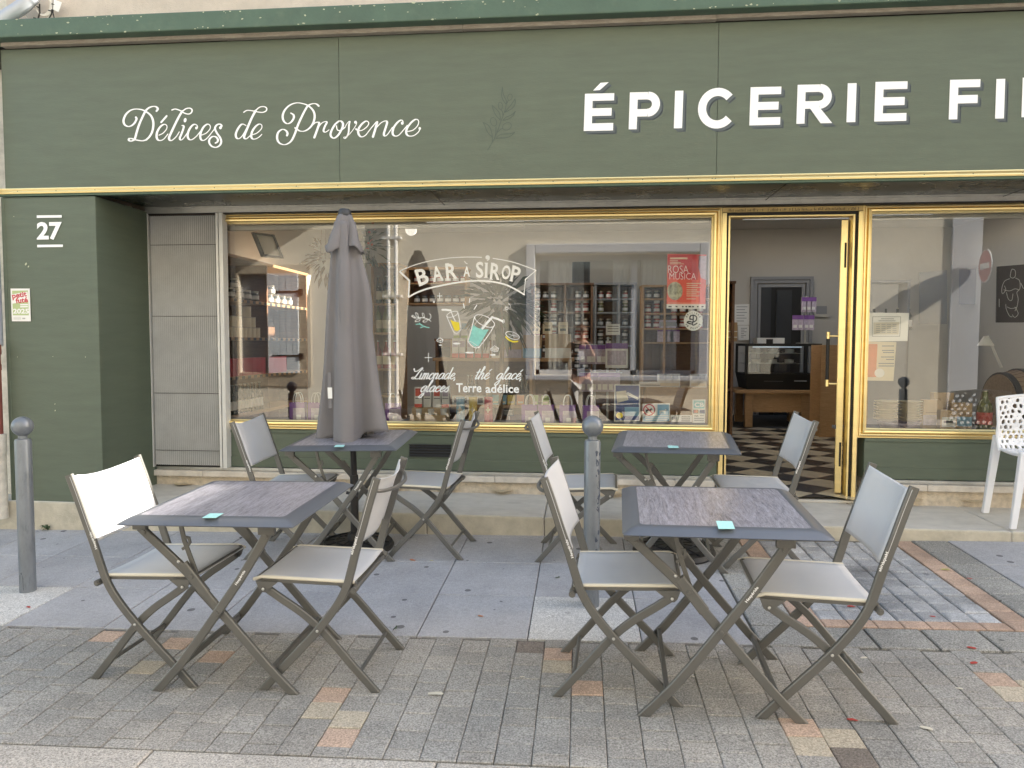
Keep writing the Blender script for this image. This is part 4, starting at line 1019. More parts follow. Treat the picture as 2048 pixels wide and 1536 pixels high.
for k in range(4):
    P = [zc(455+(78+k*7)*math.cos(t)+5*k,100+(112+5*k)*math.sin(t)-60,4.885-.006*k) for t in [2*PI*q/26 for q in range(27)]]
    b.tube(P,.0035,6)
b.tube([zc(*p) for p in ((300,215),(270,160),(250,90),(235,-40))],.004,6); b.tube([zc(*p) for p in ((500,200),(545,130),(560,20),(560,-60))],.004,6)
b.build('cable',M['cable'],cbl,smooth=True)
b = MB(); b.tube([zc(*p,4.865) for p in ((400,205),(420,140),(418,40))],.0055,6); b.tube([zc(*p,4.865) for p in ((575,200),(560,130),(565,-20))],.0045,6); b.tube([zc(*p,4.865) for p in ((515,200),(545,150),(550,100))],.0045,6)
for p in ((395,75),(520,112),(362,192),(555,45)): b.tube([zc(p[0]-8,p[1]-4,4.862),zc(p[0]+22,p[1]+4,4.862)],.004,6)
b.build('black_tie',M['black'],cbl,smooth=True)
b = MB(); P = [zc(*p,4.86) for p in ((568,-10),(652,25),(618,128),(562,100))]; b.ring([P,[q+Vector((0,.002,0)) for q in P]]); b.build('paper_tag',M['paper'],cbl)
# guide plaque on the pillar
pq = thing('wall_plaque',tuple(at(40,642,4.79)),'small white and green guide plaque with red words on the green pillar','plaque')
f = zoomY(0,560,15.36,4.7925,.0001)
def flatq(name,q,fn,m,par): 
    b = MB(); poly(b,q,fn); return b.build(name,m,par)
b = MB(); P = [f(*p) for p in ((322,262),(905,262),(938,1268),(366,1268))]; b.ring([P,[p+Vector((0,.0035,0)) for p in P]]); b.build('plate',M['paper'],pq)
_lay[0]=0; fp = zoomY(0,560,15.36,4.7920,.00012)
flatq('green_field',[(372,330),(860,320),(885,1085),(398,1085)],fp,mat('plaque_green',(.42,.50,.24),.5,var=.06),pq)
flatq('white_flash',[(372,440),(845,360),(868,640),(380,730)],fp,M['paper'],pq)
b = MB(); text(b,'petit',372,825,590,380,fp,off=.035,rot=-.16); text(b,'futé',480,858,705,535,fp,off=.035,rot=-.10); b.build('red_words',M['red'],pq)
b = MB(); text(b,'2025',400,888,1035,880,fp,off=.035)
for y in (760,825): poly(b,[(620,y-22),(858,y-26),(860,y+14),(622,y+18)],fp)
b.build('year',M['paper'],pq)
b = MB()
for y in (1140,1175,1200): poly(b,[(420,y),(650,y),(650,y+9),(420,y+9)],fp)
poly(b,[(690,1160),(780,1160),(780,1205),(690,1205)],fp); b.build('small_print',mat('print_grey',(.45,.45,.42),.6),pq)
# weed at the foot of the step
wd = MB(); wc0 = gnd(96,1060); random.seed(9)
for k in range(15):
    a = random.uniform(0,2*PI); L = random.uniform(.03,.075); h = random.uniform(.01,.05); d = Vector((math.cos(a),math.sin(a),0)); s = Vector((-d.y,d.x,0))*.009
    b0 = wc0; m_ = b0+d*L*.6+Vector((0,0,h)); e = b0+d*L+Vector((0,0,h*.5)); wd.add([b0,m_-s,e,m_+s],[(0,1,2,3)])
o = wd.build('weed',M['leafdk'],None,org=wc0); tag(o,'small green weed growing at the foot of the step beside the pillar','weed')
wd = MB(); wc1 = gnd(785,1262)
for k in range(6):
    a = random.uniform(0,2*PI); L = random.uniform(.02,.05); d = Vector((math.cos(a),math.sin(a),0)); s = Vector((-d.y,d.x,0))*.004
    wd.add([wc1,wc1+d*L*.6-s+Vector((0,0,.02)),wc1+d*L+Vector((0,0,.015)),wc1+d*L*.6+s+Vector((0,0,.02))],[(0,1,2,3)])
o = wd.build('weed',M['leafdk'],None,org=wc1); tag(o,'tiny grass tuft in the joint behind the front left chairs','weed')
# fallen leaves
LV = [(825,1121,'leafor',.045,'curled brown leaf on the slabs right of the parasol stand'),(863,1122,'leafyel',.02,'tiny yellow leaf beside the curled brown leaf'),(961,1233,'leafor',.028,'orange leaf alone on the grey slabs in the middle'),
 (872,1389,'leafpale',.055,'long pale leaf on the brick paving in the middle'),(57,1215,'leafred',.03,'dark red leaf in front of the left bollard'),(1115,1156,'leafdk',.03,'small green leaf left of the right bollard'),
 (1943,1297,'leafred',.035,'red leaf on the grey aggregate strip at right'),(1948,1327,'leafred',.038,'red leaf on the bricks just below the aggregate strip'),(1939,1158,'leafred',.028,'red leaf on the rough slabs right of the salmon border'),
 (1703,1214,'leafred',.04,'red leaf beneath the front right chair'),(1865,1234,'leafred',.025,'little red leaf on the grey setts'),(1704,1441,'leafred',.035,'red leaf beside the foot of the front right table'),(1890,1140,'leafyel',.045,'pale yellow leaf on the salmon border'),
 (1728,1317,'leafpale',.03,'pale petal behind the front right chair'),(1918,1378,'leafpale',.026,'pale petal among bricks at the right'),(1854,1458,'leafpale',.04,'pale torn petal at lower right'),(1045,1355,'leafpale',.022,'white speck of petal on bricks left of the front right chair')]
random.seed(31)
for (x,y,m,s,lab) in LV:
    c = gnd(x,y); a = random.uniform(-.6,.6); b = MB(); n = 9; vs = []
    for k in range(n):
        t = 2*PI*k/n; r = s*.5*(.55+.45*abs(math.cos(t)))*random.uniform(.8,1.1); p = Vector((r*math.cos(t)*1.15,r*math.sin(t)*.75,0)); q = Matrix.Rotation(a,3,'Z')@p
        vs.append(c+q+Vector((0,0,.003+.22*abs(p.y)*random.uniform(.3,1.3)+GX*q.x+GY*q.y)))
    vs.append(c+Vector((0,0,.004))); b.add(vs,[(k,(k+1)%n,n) for k in range(n)])
    o = b.build('fallen_leaf',M[m],None,org=c); tag(o,lab,'leaf','leaves and petals fallen on the pavement')
# ================================================================== SHOP INTERIOR
FZ = .335; YB = 11.25
room = thing('shop_interior',(1,8,FZ),'pale walled shop room with a black and cream checkered floor','room')
b = MB(); b.quad((-3.61,YB,0),(5.39,YB,0),(5.39,YB,3.16),(-3.61,YB,3.16)); b.quad((-3.61,5.62,0),(-3.61,YB,0),(-3.61,YB,3.16),(-3.61,5.62,3.16)); b.quad((5.39,5.62,0),(5.39,YB,0),(5.39,YB,3.16),(5.39,5.62,3.16))
b.quad((-3.61,5.61,2.50),(5.39,5.61,2.50),(5.39,5.61,3.16),(-3.61,5.61,3.16)); b.quad((-3.61,5.62,0),(.985,5.62,0),(.985,5.62,.76),(-3.61,5.62,.76)); b.quad((2.05,5.62,0),(5.39,5.62,0),(5.39,5.62,.76),(2.05,5.62,.76))
b.build('interior_wall',M['intwall'],room)
b = MB()
for i in range(5):
    for j_ in range(3):
        if j_ == 1 and i in (1,3): continue
        x0,x1,y0,y1 = max(HX[i],-3.61),min(HX[i+1],5.39),max(HY[j_],5.45),HY[j_+1]; b.quad((x0,y0,3.16),(x1,y0,3.16),(x1,y1,3.16),(x0,y1,3.16))
for i in (1,3):  # shafts of the added openings that let daylight in
    x0,x1,y0,y1 = HX[i],HX[i+1],HY[1],HY[2]
    for (xa,ya,xb,yb) in ((x0+.002,y0,x0+.002,y1),(x1-.002,y0,x1-.002,y1),(x0,y0+.002,x1,y0+.002),(x0,y1-.002,x1,y1-.002)): b.quad((xa,ya,3.16),(xb,yb,3.16),(xb,yb,3.93),(xa,ya,3.93))
b.build('ceiling',M['ceil'],room)
b = MB(); h = .2115; cx0, cy0 = 1.528, 6.41
for i in range(-30,31):
    for j in range(-30,31):
        x = cx0+(i-j)*h; y = cy0+(i+j)*h
        if -3.7 < x < 5.5 and 5.5 < y < 11.4:
            g_ = .002; b.add([(x,y-h+g_,FZ),(x+h-g_,y,FZ),(x,y+h-g_,FZ),(x-h+g_,y,FZ)],[(0,1,2,3)],(i)%2 if True else 0)
fl = b.build('checker_floor',[M['tilew'],M['tileb']],room)
for p in fl.data.polygons:
    c = p.center+WL[fl]; p.material_index = round((c.y-cy0)/h) % 2
b = MB(); b.quad((-3.61,5.45,FZ-.004),(5.39,5.45,FZ-.004),(5.39,YB,FZ-.004),(-3.61,YB,FZ-.004)); b.build('floor_grout',M['tileb'],room)
# grey door casing with a black panel painting the unlit passage
def W(x,y,Y=YB-.02): return at(x,y,Y)
a0,a1 = W(1501,554),W(1618,850); b = MB(); wv = .09
x0,x1,zt = a0.x,a1.x,a0.z
for k,(d,t) in enumerate(((0,.05),(.05,.035),(.11,.02))):
    b.box(x0+d,x0+d+.045,YB-.02-t,YB-.012,FZ,zt-d); b.box(x1-d-.045,x1-d,YB-.02-t,YB-.012,FZ,zt-d); b.box(x0+d+.045,x1-d-.045,YB-.02-t,YB-.012,zt-d-.045,zt-d)
b.build('door_casing',M['grey'],room)
b = MB(); b.box(x0+.155,x1-.155,YB-.02,YB-.010,FZ,zt-.155); b.build('unlit_passage_panel',M['black'],room)
b = MB(); b.box(x0+.155,x0+.30,YB-.05,YB-.022,FZ,zt-.16); b.box(x1-.52,x1-.30,YB-.05,YB-.022,FZ,zt-.20); b.build('inner_door',M['charcoal'],room)
b = MB(); b.box(-3.6,x0,YB-.03,YB-.01,FZ,FZ+.12); b.box(x1,5.38,YB-.03,YB-.01,FZ,FZ+.12); b.build('skirting',M['ceil'],room,bevel=.004)

# ---- small goods
def jar_mesh(kind):
    b = MB(); b.lathe([(.0001,0),(.036,0),(.040,.008),(.040,.075),(.034,.088),(.033,.092)],(0,0,0),14)
    return b
def make_jar(m, lidm='lid', lab=True):
    t = MB().lathe([(.0001,0),(.036,0),(.040,.008),(.040,.075),(.034,.088),(.0001,.09)],(0,0,0),14).build('jar',M[m],None,smooth=True)
    MB().lathe([(.0001,.09),(.036,.09),(.037,.095),(.037,.105),(.0001,.107)],(0,0,0),14).build('lid',M[lidm],t,smooth=True)
    if lab: MB().lathe([(.0406,.022),(.0406,.062)],(0,0,0),14).build('paper_label',M['paper'],t,smooth=True)
    return t
def make_bottle(m, lab='paper', h=.30, r=.036):
    t = MB().lathe([(.0001,0),(r,0),(r,h*.58),(r*.8,h*.68),(r*.36,h*.80),(r*.34,h*.96),(.0001,h*.965)],(0,0,0),16).build('bottle',M[m],None,smooth=True)
    MB().lathe([(.0001,h*.965),(r*.40,h*.965),(r*.40,h),(.0001,h)],(0,0,0),12).build('cap',M['lid'],t,smooth=True)
    MB().lathe([(r*1.02,h*.15),(r*1.02,h*.45)],(0,0,0),16).build('paper_label',M[lab],t,smooth=True)
    return t
def make_box(w,d,h,m,faces,name='box'):
    """carton with printed panels: faces = [(z0,z1,material)] as fractions of the front"""
    b = MB(); b.box(-w/2,w/2,-d/2,d/2,0,h); t = b.build(name,M[m],None,bevel=.0015)
    for (u0,u1,z0,z1,mm) in faces:
        b = MB(); b.quad((-w/2+u0*w,-d/2-.0012,z0*h),(-w/2+u1*w,-d/2-.0012,z0*h),(-w/2+u1*w,-d/2-.0012,z1*h),(-w/2+u0*w,-d/2-.0012,z1*h)); b.build('printed_panel',M[mm],t)
    return t
def place(o, p, lab, cat, grp=None, rz=0, first=[None]):
    o.location = p; o.rotation_euler = (0,0,rz); return tag(o,lab,cat,grp)
def row(proto, pts, lab, cat, grp, rz=0, jit=0):
    for i,p in enumerate(pts):
        o = proto if proto.get('_u') is None else copy_tree(proto)
        if proto.get('_u') is None: proto['_u'] = 1
        if '_u' in o and o is not proto: del o['_u']
        place(o,p,lab,cat,grp,rz+random.uniform(-jit,jit))
protos = []
def shelf_unit(name, x0,x1,y0,y1,z0,z1,zs,m,lab,cat='shelf',vs=(),back=True,side='y'):
    t = thing(name,((x0+x1)/2,(y0+y1)/2,z0),lab,cat)
    b = MB(); b.box(x0,x0+.03,y0,y1,z0,z1); b.box(x1-.03,x1,y0,y1,z0,z1); b.box(x0-.01,x1+.01,y0-.012,y1,z1,z1+.03)
    for v in vs: b.box(v-.015,v+.015,y0,y1-.02,z0,z1)
    b.build('carcass',M[m],t,bevel=.003)
    for z in zs: b = MB(); b.box(x0+.03,x1-.03,y0+.012,y1-.02,z-.022,z); b.build('shelf_board',M[m],t,bevel=.002)
    if back: b = MB(); b.box(x0+.03,x1-.03,y1-.02,y1-.004,z0,z1); b.build('back_panel',M['walnut'],t)
    return t
# left-hand shelf along the side wall (front faces +X)
XS0,XS1,YS0,YS1 = -3.58,-3.22,6.15,8.35
t = thing('wall_shelf',(-3.4,7.25,FZ),'tall brown shelf along the left wall full of jars, bottles and red packets','shelf')
zA,zB,zC,zD,zE = 2.235,1.86,1.50,1.13,.77
b = MB(); b.box(XS0,XS1,YS0,YS0+.03,FZ,zA); b.box(XS0,XS1,YS1-.03,YS1,FZ,zA); b.box(XS0,XS1,7.24,7.27,FZ,zA); b.box(XS0,XS0+.02,YS0+.03,YS1-.03,FZ,zA); b.build('carcass',M['walnut'],t)
for z in (zA+.03,zB,zC,zD,zE): b = MB(); b.box(XS0+.02,XS1+.01,YS0-(.02 if z>zA else -.03),YS1-(-.02 if z>zA else .03),z-.03,z); b.build('shelf_board',M['pine'],t,bevel=.003)
b = MB()
for z in (zB,zC,zD):
    y = YS0+.1
    while y < YS1-.1: b.box(XS1+.0105,XS1+.012,y,y+.06,z-.028,z-.002); y += .13
b.build('price_ticket',M['charcoal'],t)
random.seed(41)
j = make_jar('jar'); row(j,[(XS1-.06-(.09 if k%2 else 0),YS0+.10+k*.085,zB+ (.107 if k%5 == 2 else 0)) for k in range(22) if k != 12],'small dark jar with white label on the upper board of the left wall shelf','jar','jars on the left wall shelf',R(-90))
bt = make_bottle('amber','paper',.24,.032); row(bt,[(XS1-.05,YS0+.10+k*.075,zC) for k in range(3)],'amber bottle with white label at the near end of the left wall shelf','bottle','amber bottles on the left wall shelf')
cb = MB().lathe([(.0001,0),(.045,0),(.045,.09),(.0001,.09)],(0,0,0),16).build('tin',M['cream'],None,smooth=True); MB().lathe([(.0001,.09),(.046,.09),(.046,.10),(.0001,.10)],(0,0,0),16).build('lid',M['lid'],cb,smooth=True)
row(cb,[(XS1-.06,YS0+.36+k*.098,zC+q*.102) for k in range(7) for q in range(1+(k%3 != 0)+(k == 4))],'cream tin stacked on the middle board of the left wall shelf','tin','cream tins on the left wall shelf')
pk = make_box(.10,.06,.17,'red',[(.55,.85,.25,.6,'paper')],'packet'); row(pk,[(XS1-.05,YS0+.10+k*.105,zD) for k in range(15)],'red packet with a small pale label on the lower board of the left wall shelf','packet','red packets on the left wall shelf',R(-90),.12)
bt = make_bottle('bottle','paper',.28,.036); row(bt,[(XS1-.05,YS0+.09+k*.082,zE) for k in range(12)],'dark bottle on the lowest visible board of the left wall shelf','bottle','dark bottles on the left wall shelf')
for k in range(3):
    bx = make_box(.30,.26,.085,'charcoal',[(.3,.75,.4,.5,'grey')],'gift_box'); place(bx,(XS1-.15,6.33,zA+.03+k*.087),['bottom black gift box of three on top of the left wall shelf','middle black gift box of three on top of the left wall shelf','topmost black gift box on the left wall shelf'][k],'box','black boxes on the left shelf',R(-90))
# tilted picture frame on the shelf top
pf = thing('picture_frame',tuple(at(545,515,7.05)),'dark framed picture leaning on top of the left wall shelf','picture')
q = [at(507,464,6.9),at(549,469,7.15),at(568,517,7.15),at(527,513,6.9)]; c = sum(q,Vector((0,0,0)))/4
b = MB(); I = [c+(p-c)*.80 for p in q]; off = Vector((-.04,.03,0))
b.ring([q,[p+off for p in q],[p+off*.4 for p in I],I],True,False,False); b.quad(*I) if False else None
b.build('frame',M['charcoal'],pf); b = MB(); b.add([p+off*.3 for p in I],[(0,1,2,3)]); b.build('print',M['cream'],pf)
# hanging plants near the window
def plant(name,c,r,n,lab,m='leafbr',ln_=.11,pot=True,hang=True,seed=1):
    random.seed(seed); t = thing(name,tuple(c),lab,'plant'); c = Vector(c)
    if pot:
        b = MB(); b.lathe([(.0001,-.12),(.06,-.12),(.09,-.05),(.085,.0),(.0001,.0)],c,18); b.build('pot',M['intwall'],t,smooth=True)
    if hang:
        b = MB()
        for k in range(3): a = 2*PI*k/3; b.tube([c+Vector((.085*math.cos(a),.085*math.sin(a),0)),(c.x,c.y,3.15)],.002,5)
        b.build('cord',M['walnut'],t)
    b = MB()
    for k in range(n):
        d = Vector((random.gauss(0,1),random.gauss(0,1),random.gauss(.15,.7))).normalized(); p = c+d*r*random.uniform(.35,1); s = d.cross(Vector((0,0,1))).normalized()*ln_*.16
        e = p+d*ln_+Vector((0,0,-.35*ln_)); m_ = (p+e)/2+Vector((0,0,.12*ln_)); b.add([p,m_-s,e,m_+s],[(0,1,2,3)])
    b.build('foliage',M[m],t); return t
plant('hanging_plant',at(655,520,6.3),.17,90,'hanging plant in a round pale pot left of the parasol top',seed=2)
plant('flower_arrangement',at(728,500,6.6),.20,90,'dried flowers and leaves right of the parasol top',m='leafdk',pot=True,hang=False,seed=3)
b = MB(); random.seed(4); c = at(728,500,6.6)
for k in range(16): p = c+Vector((random.uniform(-.1,.1),random.uniform(-.1,.1),random.uniform(-.05,.28))); b.sphere(p,.013,8)
b.build('red_blossom',M['coral'],[o for o in bpy.data.objects if o.name.startswith('flower_arrangement')][0])
# wine shelf on the back, behind the parasol
sw = shelf_unit('wine_shelf',at(745,600,7.4).x,at(800,600,7.4).x,7.35,7.7,FZ,at(760,533,7.4).z,[at(760,y,7.4).z for y in (607,665,737,790)],'pine','narrow brown wine shelf right of the parasol, behind the glass')
for y,n,m in ((607,3,'bottle'),(665,3,'jargreen'),(737,3,'jarred')):
    bt = make_bottle(m,'cream',.29,.04); row(bt,[(at(755+k*17,y,7.45).x,7.47,at(755,y,7.4).z) for k in range(n)],{'bottle':'dark wine bottle on the top board of the narrow wine shelf','jargreen':'green bottle on the second board of the narrow wine shelf','jarred':'rosé bottle on the third board of the narrow wine shelf'}[m],'bottle','bottles on the narrow wine shelf')
plinth = thing('shelf_pedestal',(at(772,700,7.5).x,7.5,FZ))
bpy.data.objects.remove(plinth)
# small jars shelf
xa,xb = at(815,600,9.6).x,at(935,600,9.6).x; zt_,zb_ = at(870,540,9.6).z,at(870,606,9.6).z
s2 = shelf_unit('spice_rack',xa,xb,9.55,9.85,zb_-.03,zt_,[zb_,(zt_+zb_)/2+.05],'pine','pine rack with a row of small dark spice jars, behind the words on the glass')
j = make_jar('jar','charcoal'); row(j,[(xa+.12+k*.105,9.65,zb_) for k in range(7)],'small dark spice jar with white label in the pine rack','jar','spice jars in the pine rack')
j = make_jar('jarred','charcoal'); row(j,[(xa+.12+k*.105,9.65,(zt_+zb_)/2+.05) for k in range(7)],'reddish spice jar on the upper board of the pine rack','jar','red spice jars in the pine rack')
s3 = shelf_unit('side_cabinet',at(872,700,9.3).x,at(905,700,9.3).x+.25,9.25,9.6,FZ,at(880,682,9.3).z,[at(880,728,9.3).z],'walnut','dark brown low cabinet beside the display counter')
for k,(z,lab) in enumerate(((at(880,728,9.3).z,'black appliance on the upper board of the dark low cabinet'),(FZ+.45,'black appliance low down in the dark low cabinet'))):
    bx = make_box(.22,.2,.22,'charcoal',[(.2,.8,.3,.8,'black')],'appliance'); place(bx,(at(890,728,9.3).x+.05,9.4,z),lab,'appliance')
# display counter in the middle
cx0_,cx1_ = at(872,716,7.5).x,at(1142,716,7.5).x; cz = at(1000,716,7.5).z; Yc = 7.5
ct = thing('display_counter',((cx0_+cx1_)/2,7.75,FZ),'open pine display counter in the middle of the shop with goods on top','counter')
b = MB(); b.box(cx0_-.03,cx1_+.03,Yc-.03,Yc+.52,cz-.035,cz); b.box(cx0_,cx0_+.03,Yc,Yc+.5,FZ,cz-.035); b.box(cx1_-.03,cx1_,Yc,Yc+.5,FZ,cz-.035)
for x in (975,1062): v = at(x,760,Yc).x; b.box(v-.016,v+.016,Yc,Yc+.48,FZ,cz-.035)
b.build('carcass',M['pine'],ct,bevel=.003)
zs_ = at(1000,810,Yc).z; b = MB(); b.box(cx0_+.03,cx1_-.03,Yc+.01,Yc+.48,zs_-.03,zs_); b.build('shelf_board',M['pine'],ct)
b = MB(); b.box(cx0_+.03,cx1_-.03,Yc+.48,Yc+.5,FZ,cz-.035); b.build('back_panel',M['walnut'],ct)
random.seed(50)
tea = make_box(.068,.05,.205,'paper',[(0,1,.0,.22,'coral'),(.1,.9,.55,.85,'lilac')],'tea_box')
row(tea,[(at(x,714,Yc).x,Yc+.10,cz) for x in (908,922,938,954,970)],'white tea carton with pink foot in the front row on the display counter','box','tea cartons on the display counter')
tea2 = make_box(.068,.05,.205,'paper',[(0,1,.0,.22,'limeg'),(.1,.9,.55,.85,'blue')],'tea_box')
b = MB(); b.box(at(895,700,Yc).x,at(985,700,Yc).x,Yc+.16,Yc+.40,cz,cz+.19); o = b.build('display_riser',M['pine'],None,org=(at(940,700,Yc).x,Yc+.28,cz),bevel=.003); tag(o,'wooden riser block behind the front row of tea cartons','riser')
row(tea2,[(at(x,714,Yc+.15).x,Yc+.22,cz+.19) for x in (912,927,943,958,974)],'white tea carton with green foot in the raised back row on the display counter','box','raised tea cartons on the display counter')
cf = make_box(.085,.06,.245,'paper',[(.1,.9,.1,.3,'ink'),(.15,.85,.45,.75,'grey')],'carton'); place(cf,(at(990,714,Yc).x,Yc+.08,cz),'tall white carton with black print at the middle of the counter top','box')
for x,w,h_,m,lab in ((1022,.20,.21,'kraft','brown paper carton with a pink print on the counter, left of centre'),(1063,.19,.24,'kraft','brown paper carton with a blue print beside the white framed post'),(1115,.27,.25,'kraft','wide brown paper carton at the right end of the counter top')):
    bx = make_box(w,.10,h_,m,[(0,1,.0,.42,'lilac' if x == 1022 else 'blue' if x == 1063 else 'paper')],'carton'); place(bx,(at(x,714,Yc).x,Yc+.16,cz),lab,'box')
for x,lab in ((1070,'cream card with small print, left of three above the cartons'),(1095,'cream card with small print, middle of three above the cartons'),(1126,'cream card with small print, right of three above the cartons')):
    bx = make_box(.10,.008,.125,'cream',[(.2,.8,.25,.45,'branch'),(.2,.8,.65,.7,'grey')],'show_card'); place(bx,(at(x,676,Yc+.2).x,Yc+.19,cz+.252),lab,'card')
for x,m,lab in ((990,'teal','teal pouch'),(1004,'blue','pale blue pouch'),(1021,'yellow','yellow pouch'),(1040,'orange','orange pouch'),(1068,'limeg','left green pouch of the pair'),(1090,'limeg','right green pouch of the pair')):
    bx = make_box(.075,.05,.10,m,[(.15,.85,.15,.35,'cream')],'pouch'); place(bx,(at(x,808,Yc).x,Yc+.08,zs_),lab+' on the inner board of the display counter','pouch','coloured pouches inside the display counter')
gb = make_bottle('bottle','black',.30,.026); row(gb,[(at(x,808,Yc).x,Yc+.22,zs_) for x in (930,938,946,1008,1015,1040,1050)],'slim dark bottle at the back of the display counter board','bottle','slim bottles inside the display counter')
bk = make_box(.09,.07,.09,'paper',[(.2,.8,.2,.8,'ink')],'small_carton'); row(bk,[(at(x,808,Yc).x,Yc+.06,zs_) for x in (912,928,944,960)],'small white carton with black picture on the display counter board','box','small white cartons in the display counter')
bs = thing('chalk_sign',tuple(at(1018,842,6.9)),'little dark price board with pale writing below the pouches','sign')
b = MB(); p = [at(1007,832,6.9),at(1028,832,6.9),at(1028,818,6.9),at(1007,818,6.9)]; b.ring([p,[q+Vector((0,.01,0)) for q in p]]); b.build('board',M['charcoal'],bs)
b = MB(); f_ = zoomY(0,0,1,6.895)
for y in (820.5,823.5,826.5,829): poly(b,[(1009,y),(1026-(y%3),y),(1026-(y%3),y+1),(1009,y+1)],f_)
b.build('chalk_writing',M['paper'],bs); b = MB(); b.tube([at(1018,832,6.91),at(1018,846,6.91)],.008,8); b.build('stem',M['paper'],bs)
# dark jar cabinets on the back wall
def cabinet(name,pxs,ytop,rows_,Y,m,lab,kinds,jx,labj):
    xa,xb = at(pxs[0],600,Y).x,at(pxs[1],600,Y).x
    zs = [at(1150,y,Y).z for y in rows_]
    t = shelf_unit(name,xa,xb,Y,Y+.35,FZ,at(1150,ytop,Y).z,zs,m,lab,vs=[at(v,600,Y).x for v in jx])
    for q,(z,kd) in enumerate(zip(zs,kinds)):
        if not kd: continue
        j = make_jar(kd); pts = []; x = xa+.09
        while x < xb-.08:
            if all(abs(x-at(v,600,Y).x) > .07 for v in jx) and random.random() < .85:
                pts.append((x,Y+.10,z)); 
                if q > 0 and random.random() < .8: pts.append((x,Y+.10,z+.108))
            x += .115
        row(j,pts,labj % ('first','second','third','fourth','fifth','sixth')[q],'jar','jars in the '+lab.split(' with')[0].split(' of')[0])
    return t
random.seed(61)
cabinet('jar_cabinet',(1062,1186),570,[597,624,652,679,706,738],10.4,'walnut','dark brown jar cabinet with six boards at the back of the shop',['jar','jarred','jar','jarred','jar','jar'],(1130,),'jar on the %s board of the dark brown jar cabinet')
cabinet('jar_cabinet',(1189,1272),570,[597,624,652,690],10.4,'grey','grey jar cabinet with four boards beside the dark one',['jarred','jargreen','jar','jar'],(1238,),'jar on the %s board of the grey jar cabinet')
cabinet('pine_cabinet',(1284,1430),575,[597,626,656,684],9.9,'pine','pine cabinet with jars right of the grey one, behind the posters',['jar','jarred','jarred',None],(1330,),'jar on the %s board of the pine cabinet')
bx = make_box(.25,.2,.30,'charcoal',[(.1,.9,.1,.9,'black')],'paper_bag'); place(bx,(at(1162,570,10.5).x,10.55,at(1162,570,10.4).z+.03),'black carton standing on top of the dark jar cabinet','box')
pb = make_box(.13,.08,.19,'lilac',[(0,1,.75,1,'purple')],'packet'); row(pb,[(at(x,684,9.9).x,9.98,at(x,684,9.9).z) for x in (1325,1338,1350)],'pale printed packet on the fourth board of the pine cabinet','packet','pale packets in the pine cabinet')
bx = make_box(.22,.12,.10,'lilac',[(0,1,.2,.8,'grey')],'packet'); place(bx,(at(1338,660,9.8).x,9.98,at(1338,684,9.9).z+.192),'wide pale packet lying on the others in the pine cabinet','packet')
# lower front of pine cabinet
b = MB(); lx0,lx1 = at(1290,800,9.6).x,at(1440,800,9.6).x; lt = thing('low_sideboard',((lx0+lx1)/2,9.6,FZ),'pine sideboard with books and packets at the right of the first window','cabinet')
b.box(lx0,lx1,9.45,9.85,FZ,at(1350,775,9.45).z); b.build('body',M['pine'],lt,bevel=.004)
zz = at(1350,775,9.45).z
pb = make_box(.11,.05,.17,'paper',[(.2,.8,.6,.9,'grey'),(.1,.9,.1,.3,'cream')],'packet'); row(pb,[(at(x,775,9.5).x,9.55,zz) for x in (1324,1338,1352,1390,1405)],'white packet standing on the pine sideboard','packet','white packets on the pine sideboard')
bx = make_box(.26,.18,.06,'paper',[(0,1,.3,.5,'grey')],'book_pile'); place(bx,(at(1300,775,9.5).x,9.6,zz),'pile of white leaflets at the left end of the pine sideboard','leaflets')
# lavender sachet stand
sd = thing('sachet_stand',tuple(atz(1225,840,FZ) if False else Vector((at(1215,760,8.2).x,8.2,FZ))),'metal stand hung with lavender sachets in front of the grey cabinet','display stand')
sxx = at(1215,760,8.2).x; b = MB(); b.tube([(sxx,8.2,FZ),(sxx,8.2,at(0,672,8.2).z)],.012,10); b.lathe([(.0001,0),(.2,0),(.2,.02),(.0001,.03)],(sxx,8.2,FZ),24)
for y in (690,745): z = at(1215,y,8.2).z; b.tube([(sxx-.30,8.16,z),(sxx+.16,8.16,z)],.006,8)
b.build('frame',M['alu'],sd)
sa = make_box(.09,.03,.21,'lilac',[(0,1,.78,1,'purple'),(.2,.8,.1,.4,'paper')],'lavender_sachet'); random.seed(8)
row(sa,[(sxx-.27+k*.055,8.13,at(1215,690,8.2).z-.21) for k in range(5)],'small lavender sachet hanging on the upper bar of the sachet stand','sachet','lavender sachets on the stand',0,.5)
row(sa,[(sxx-.27+k*.06,8.13,at(1215,745,8.2).z-.21) for k in range(7)],'small lavender sachet hanging on the lower bar of the sachet stand','sachet','lavender sachets on the lower bar',0,.5)
bx = make_box(.24,.05,.27,'paper',[(0,1,.78,1,'purple'),(.08,.92,.12,.7,'lilac')],'lavender_pack'); place(bx,(at(1233,736,8.0).x,8.0,at(1233,736,8.0).z),'large white lavender pack at the right end of the sachet stand','pack')
nt = thing('notice_card',tuple(at(1226,670,8.1)),'white notice card with a few lines above the lavender pack','notice')
b = MB(); p = [at(1212,670,8.1),at(1240,670,8.1),at(1240,648,8.1),at(1212,648,8.1)]; b.ring([p,[q+Vector((0,.004,0)) for q in p]]); b.build('card',M['paper'],nt)
b = MB(); f_ = zoomY(0,0,1,8.095)
for y in (652,657,662): poly(b,[(1215,y),(1237,y),(1237,y+1.2),(1215,y+1.2)],f_)
b.build('printed_line',M['ink'],nt)
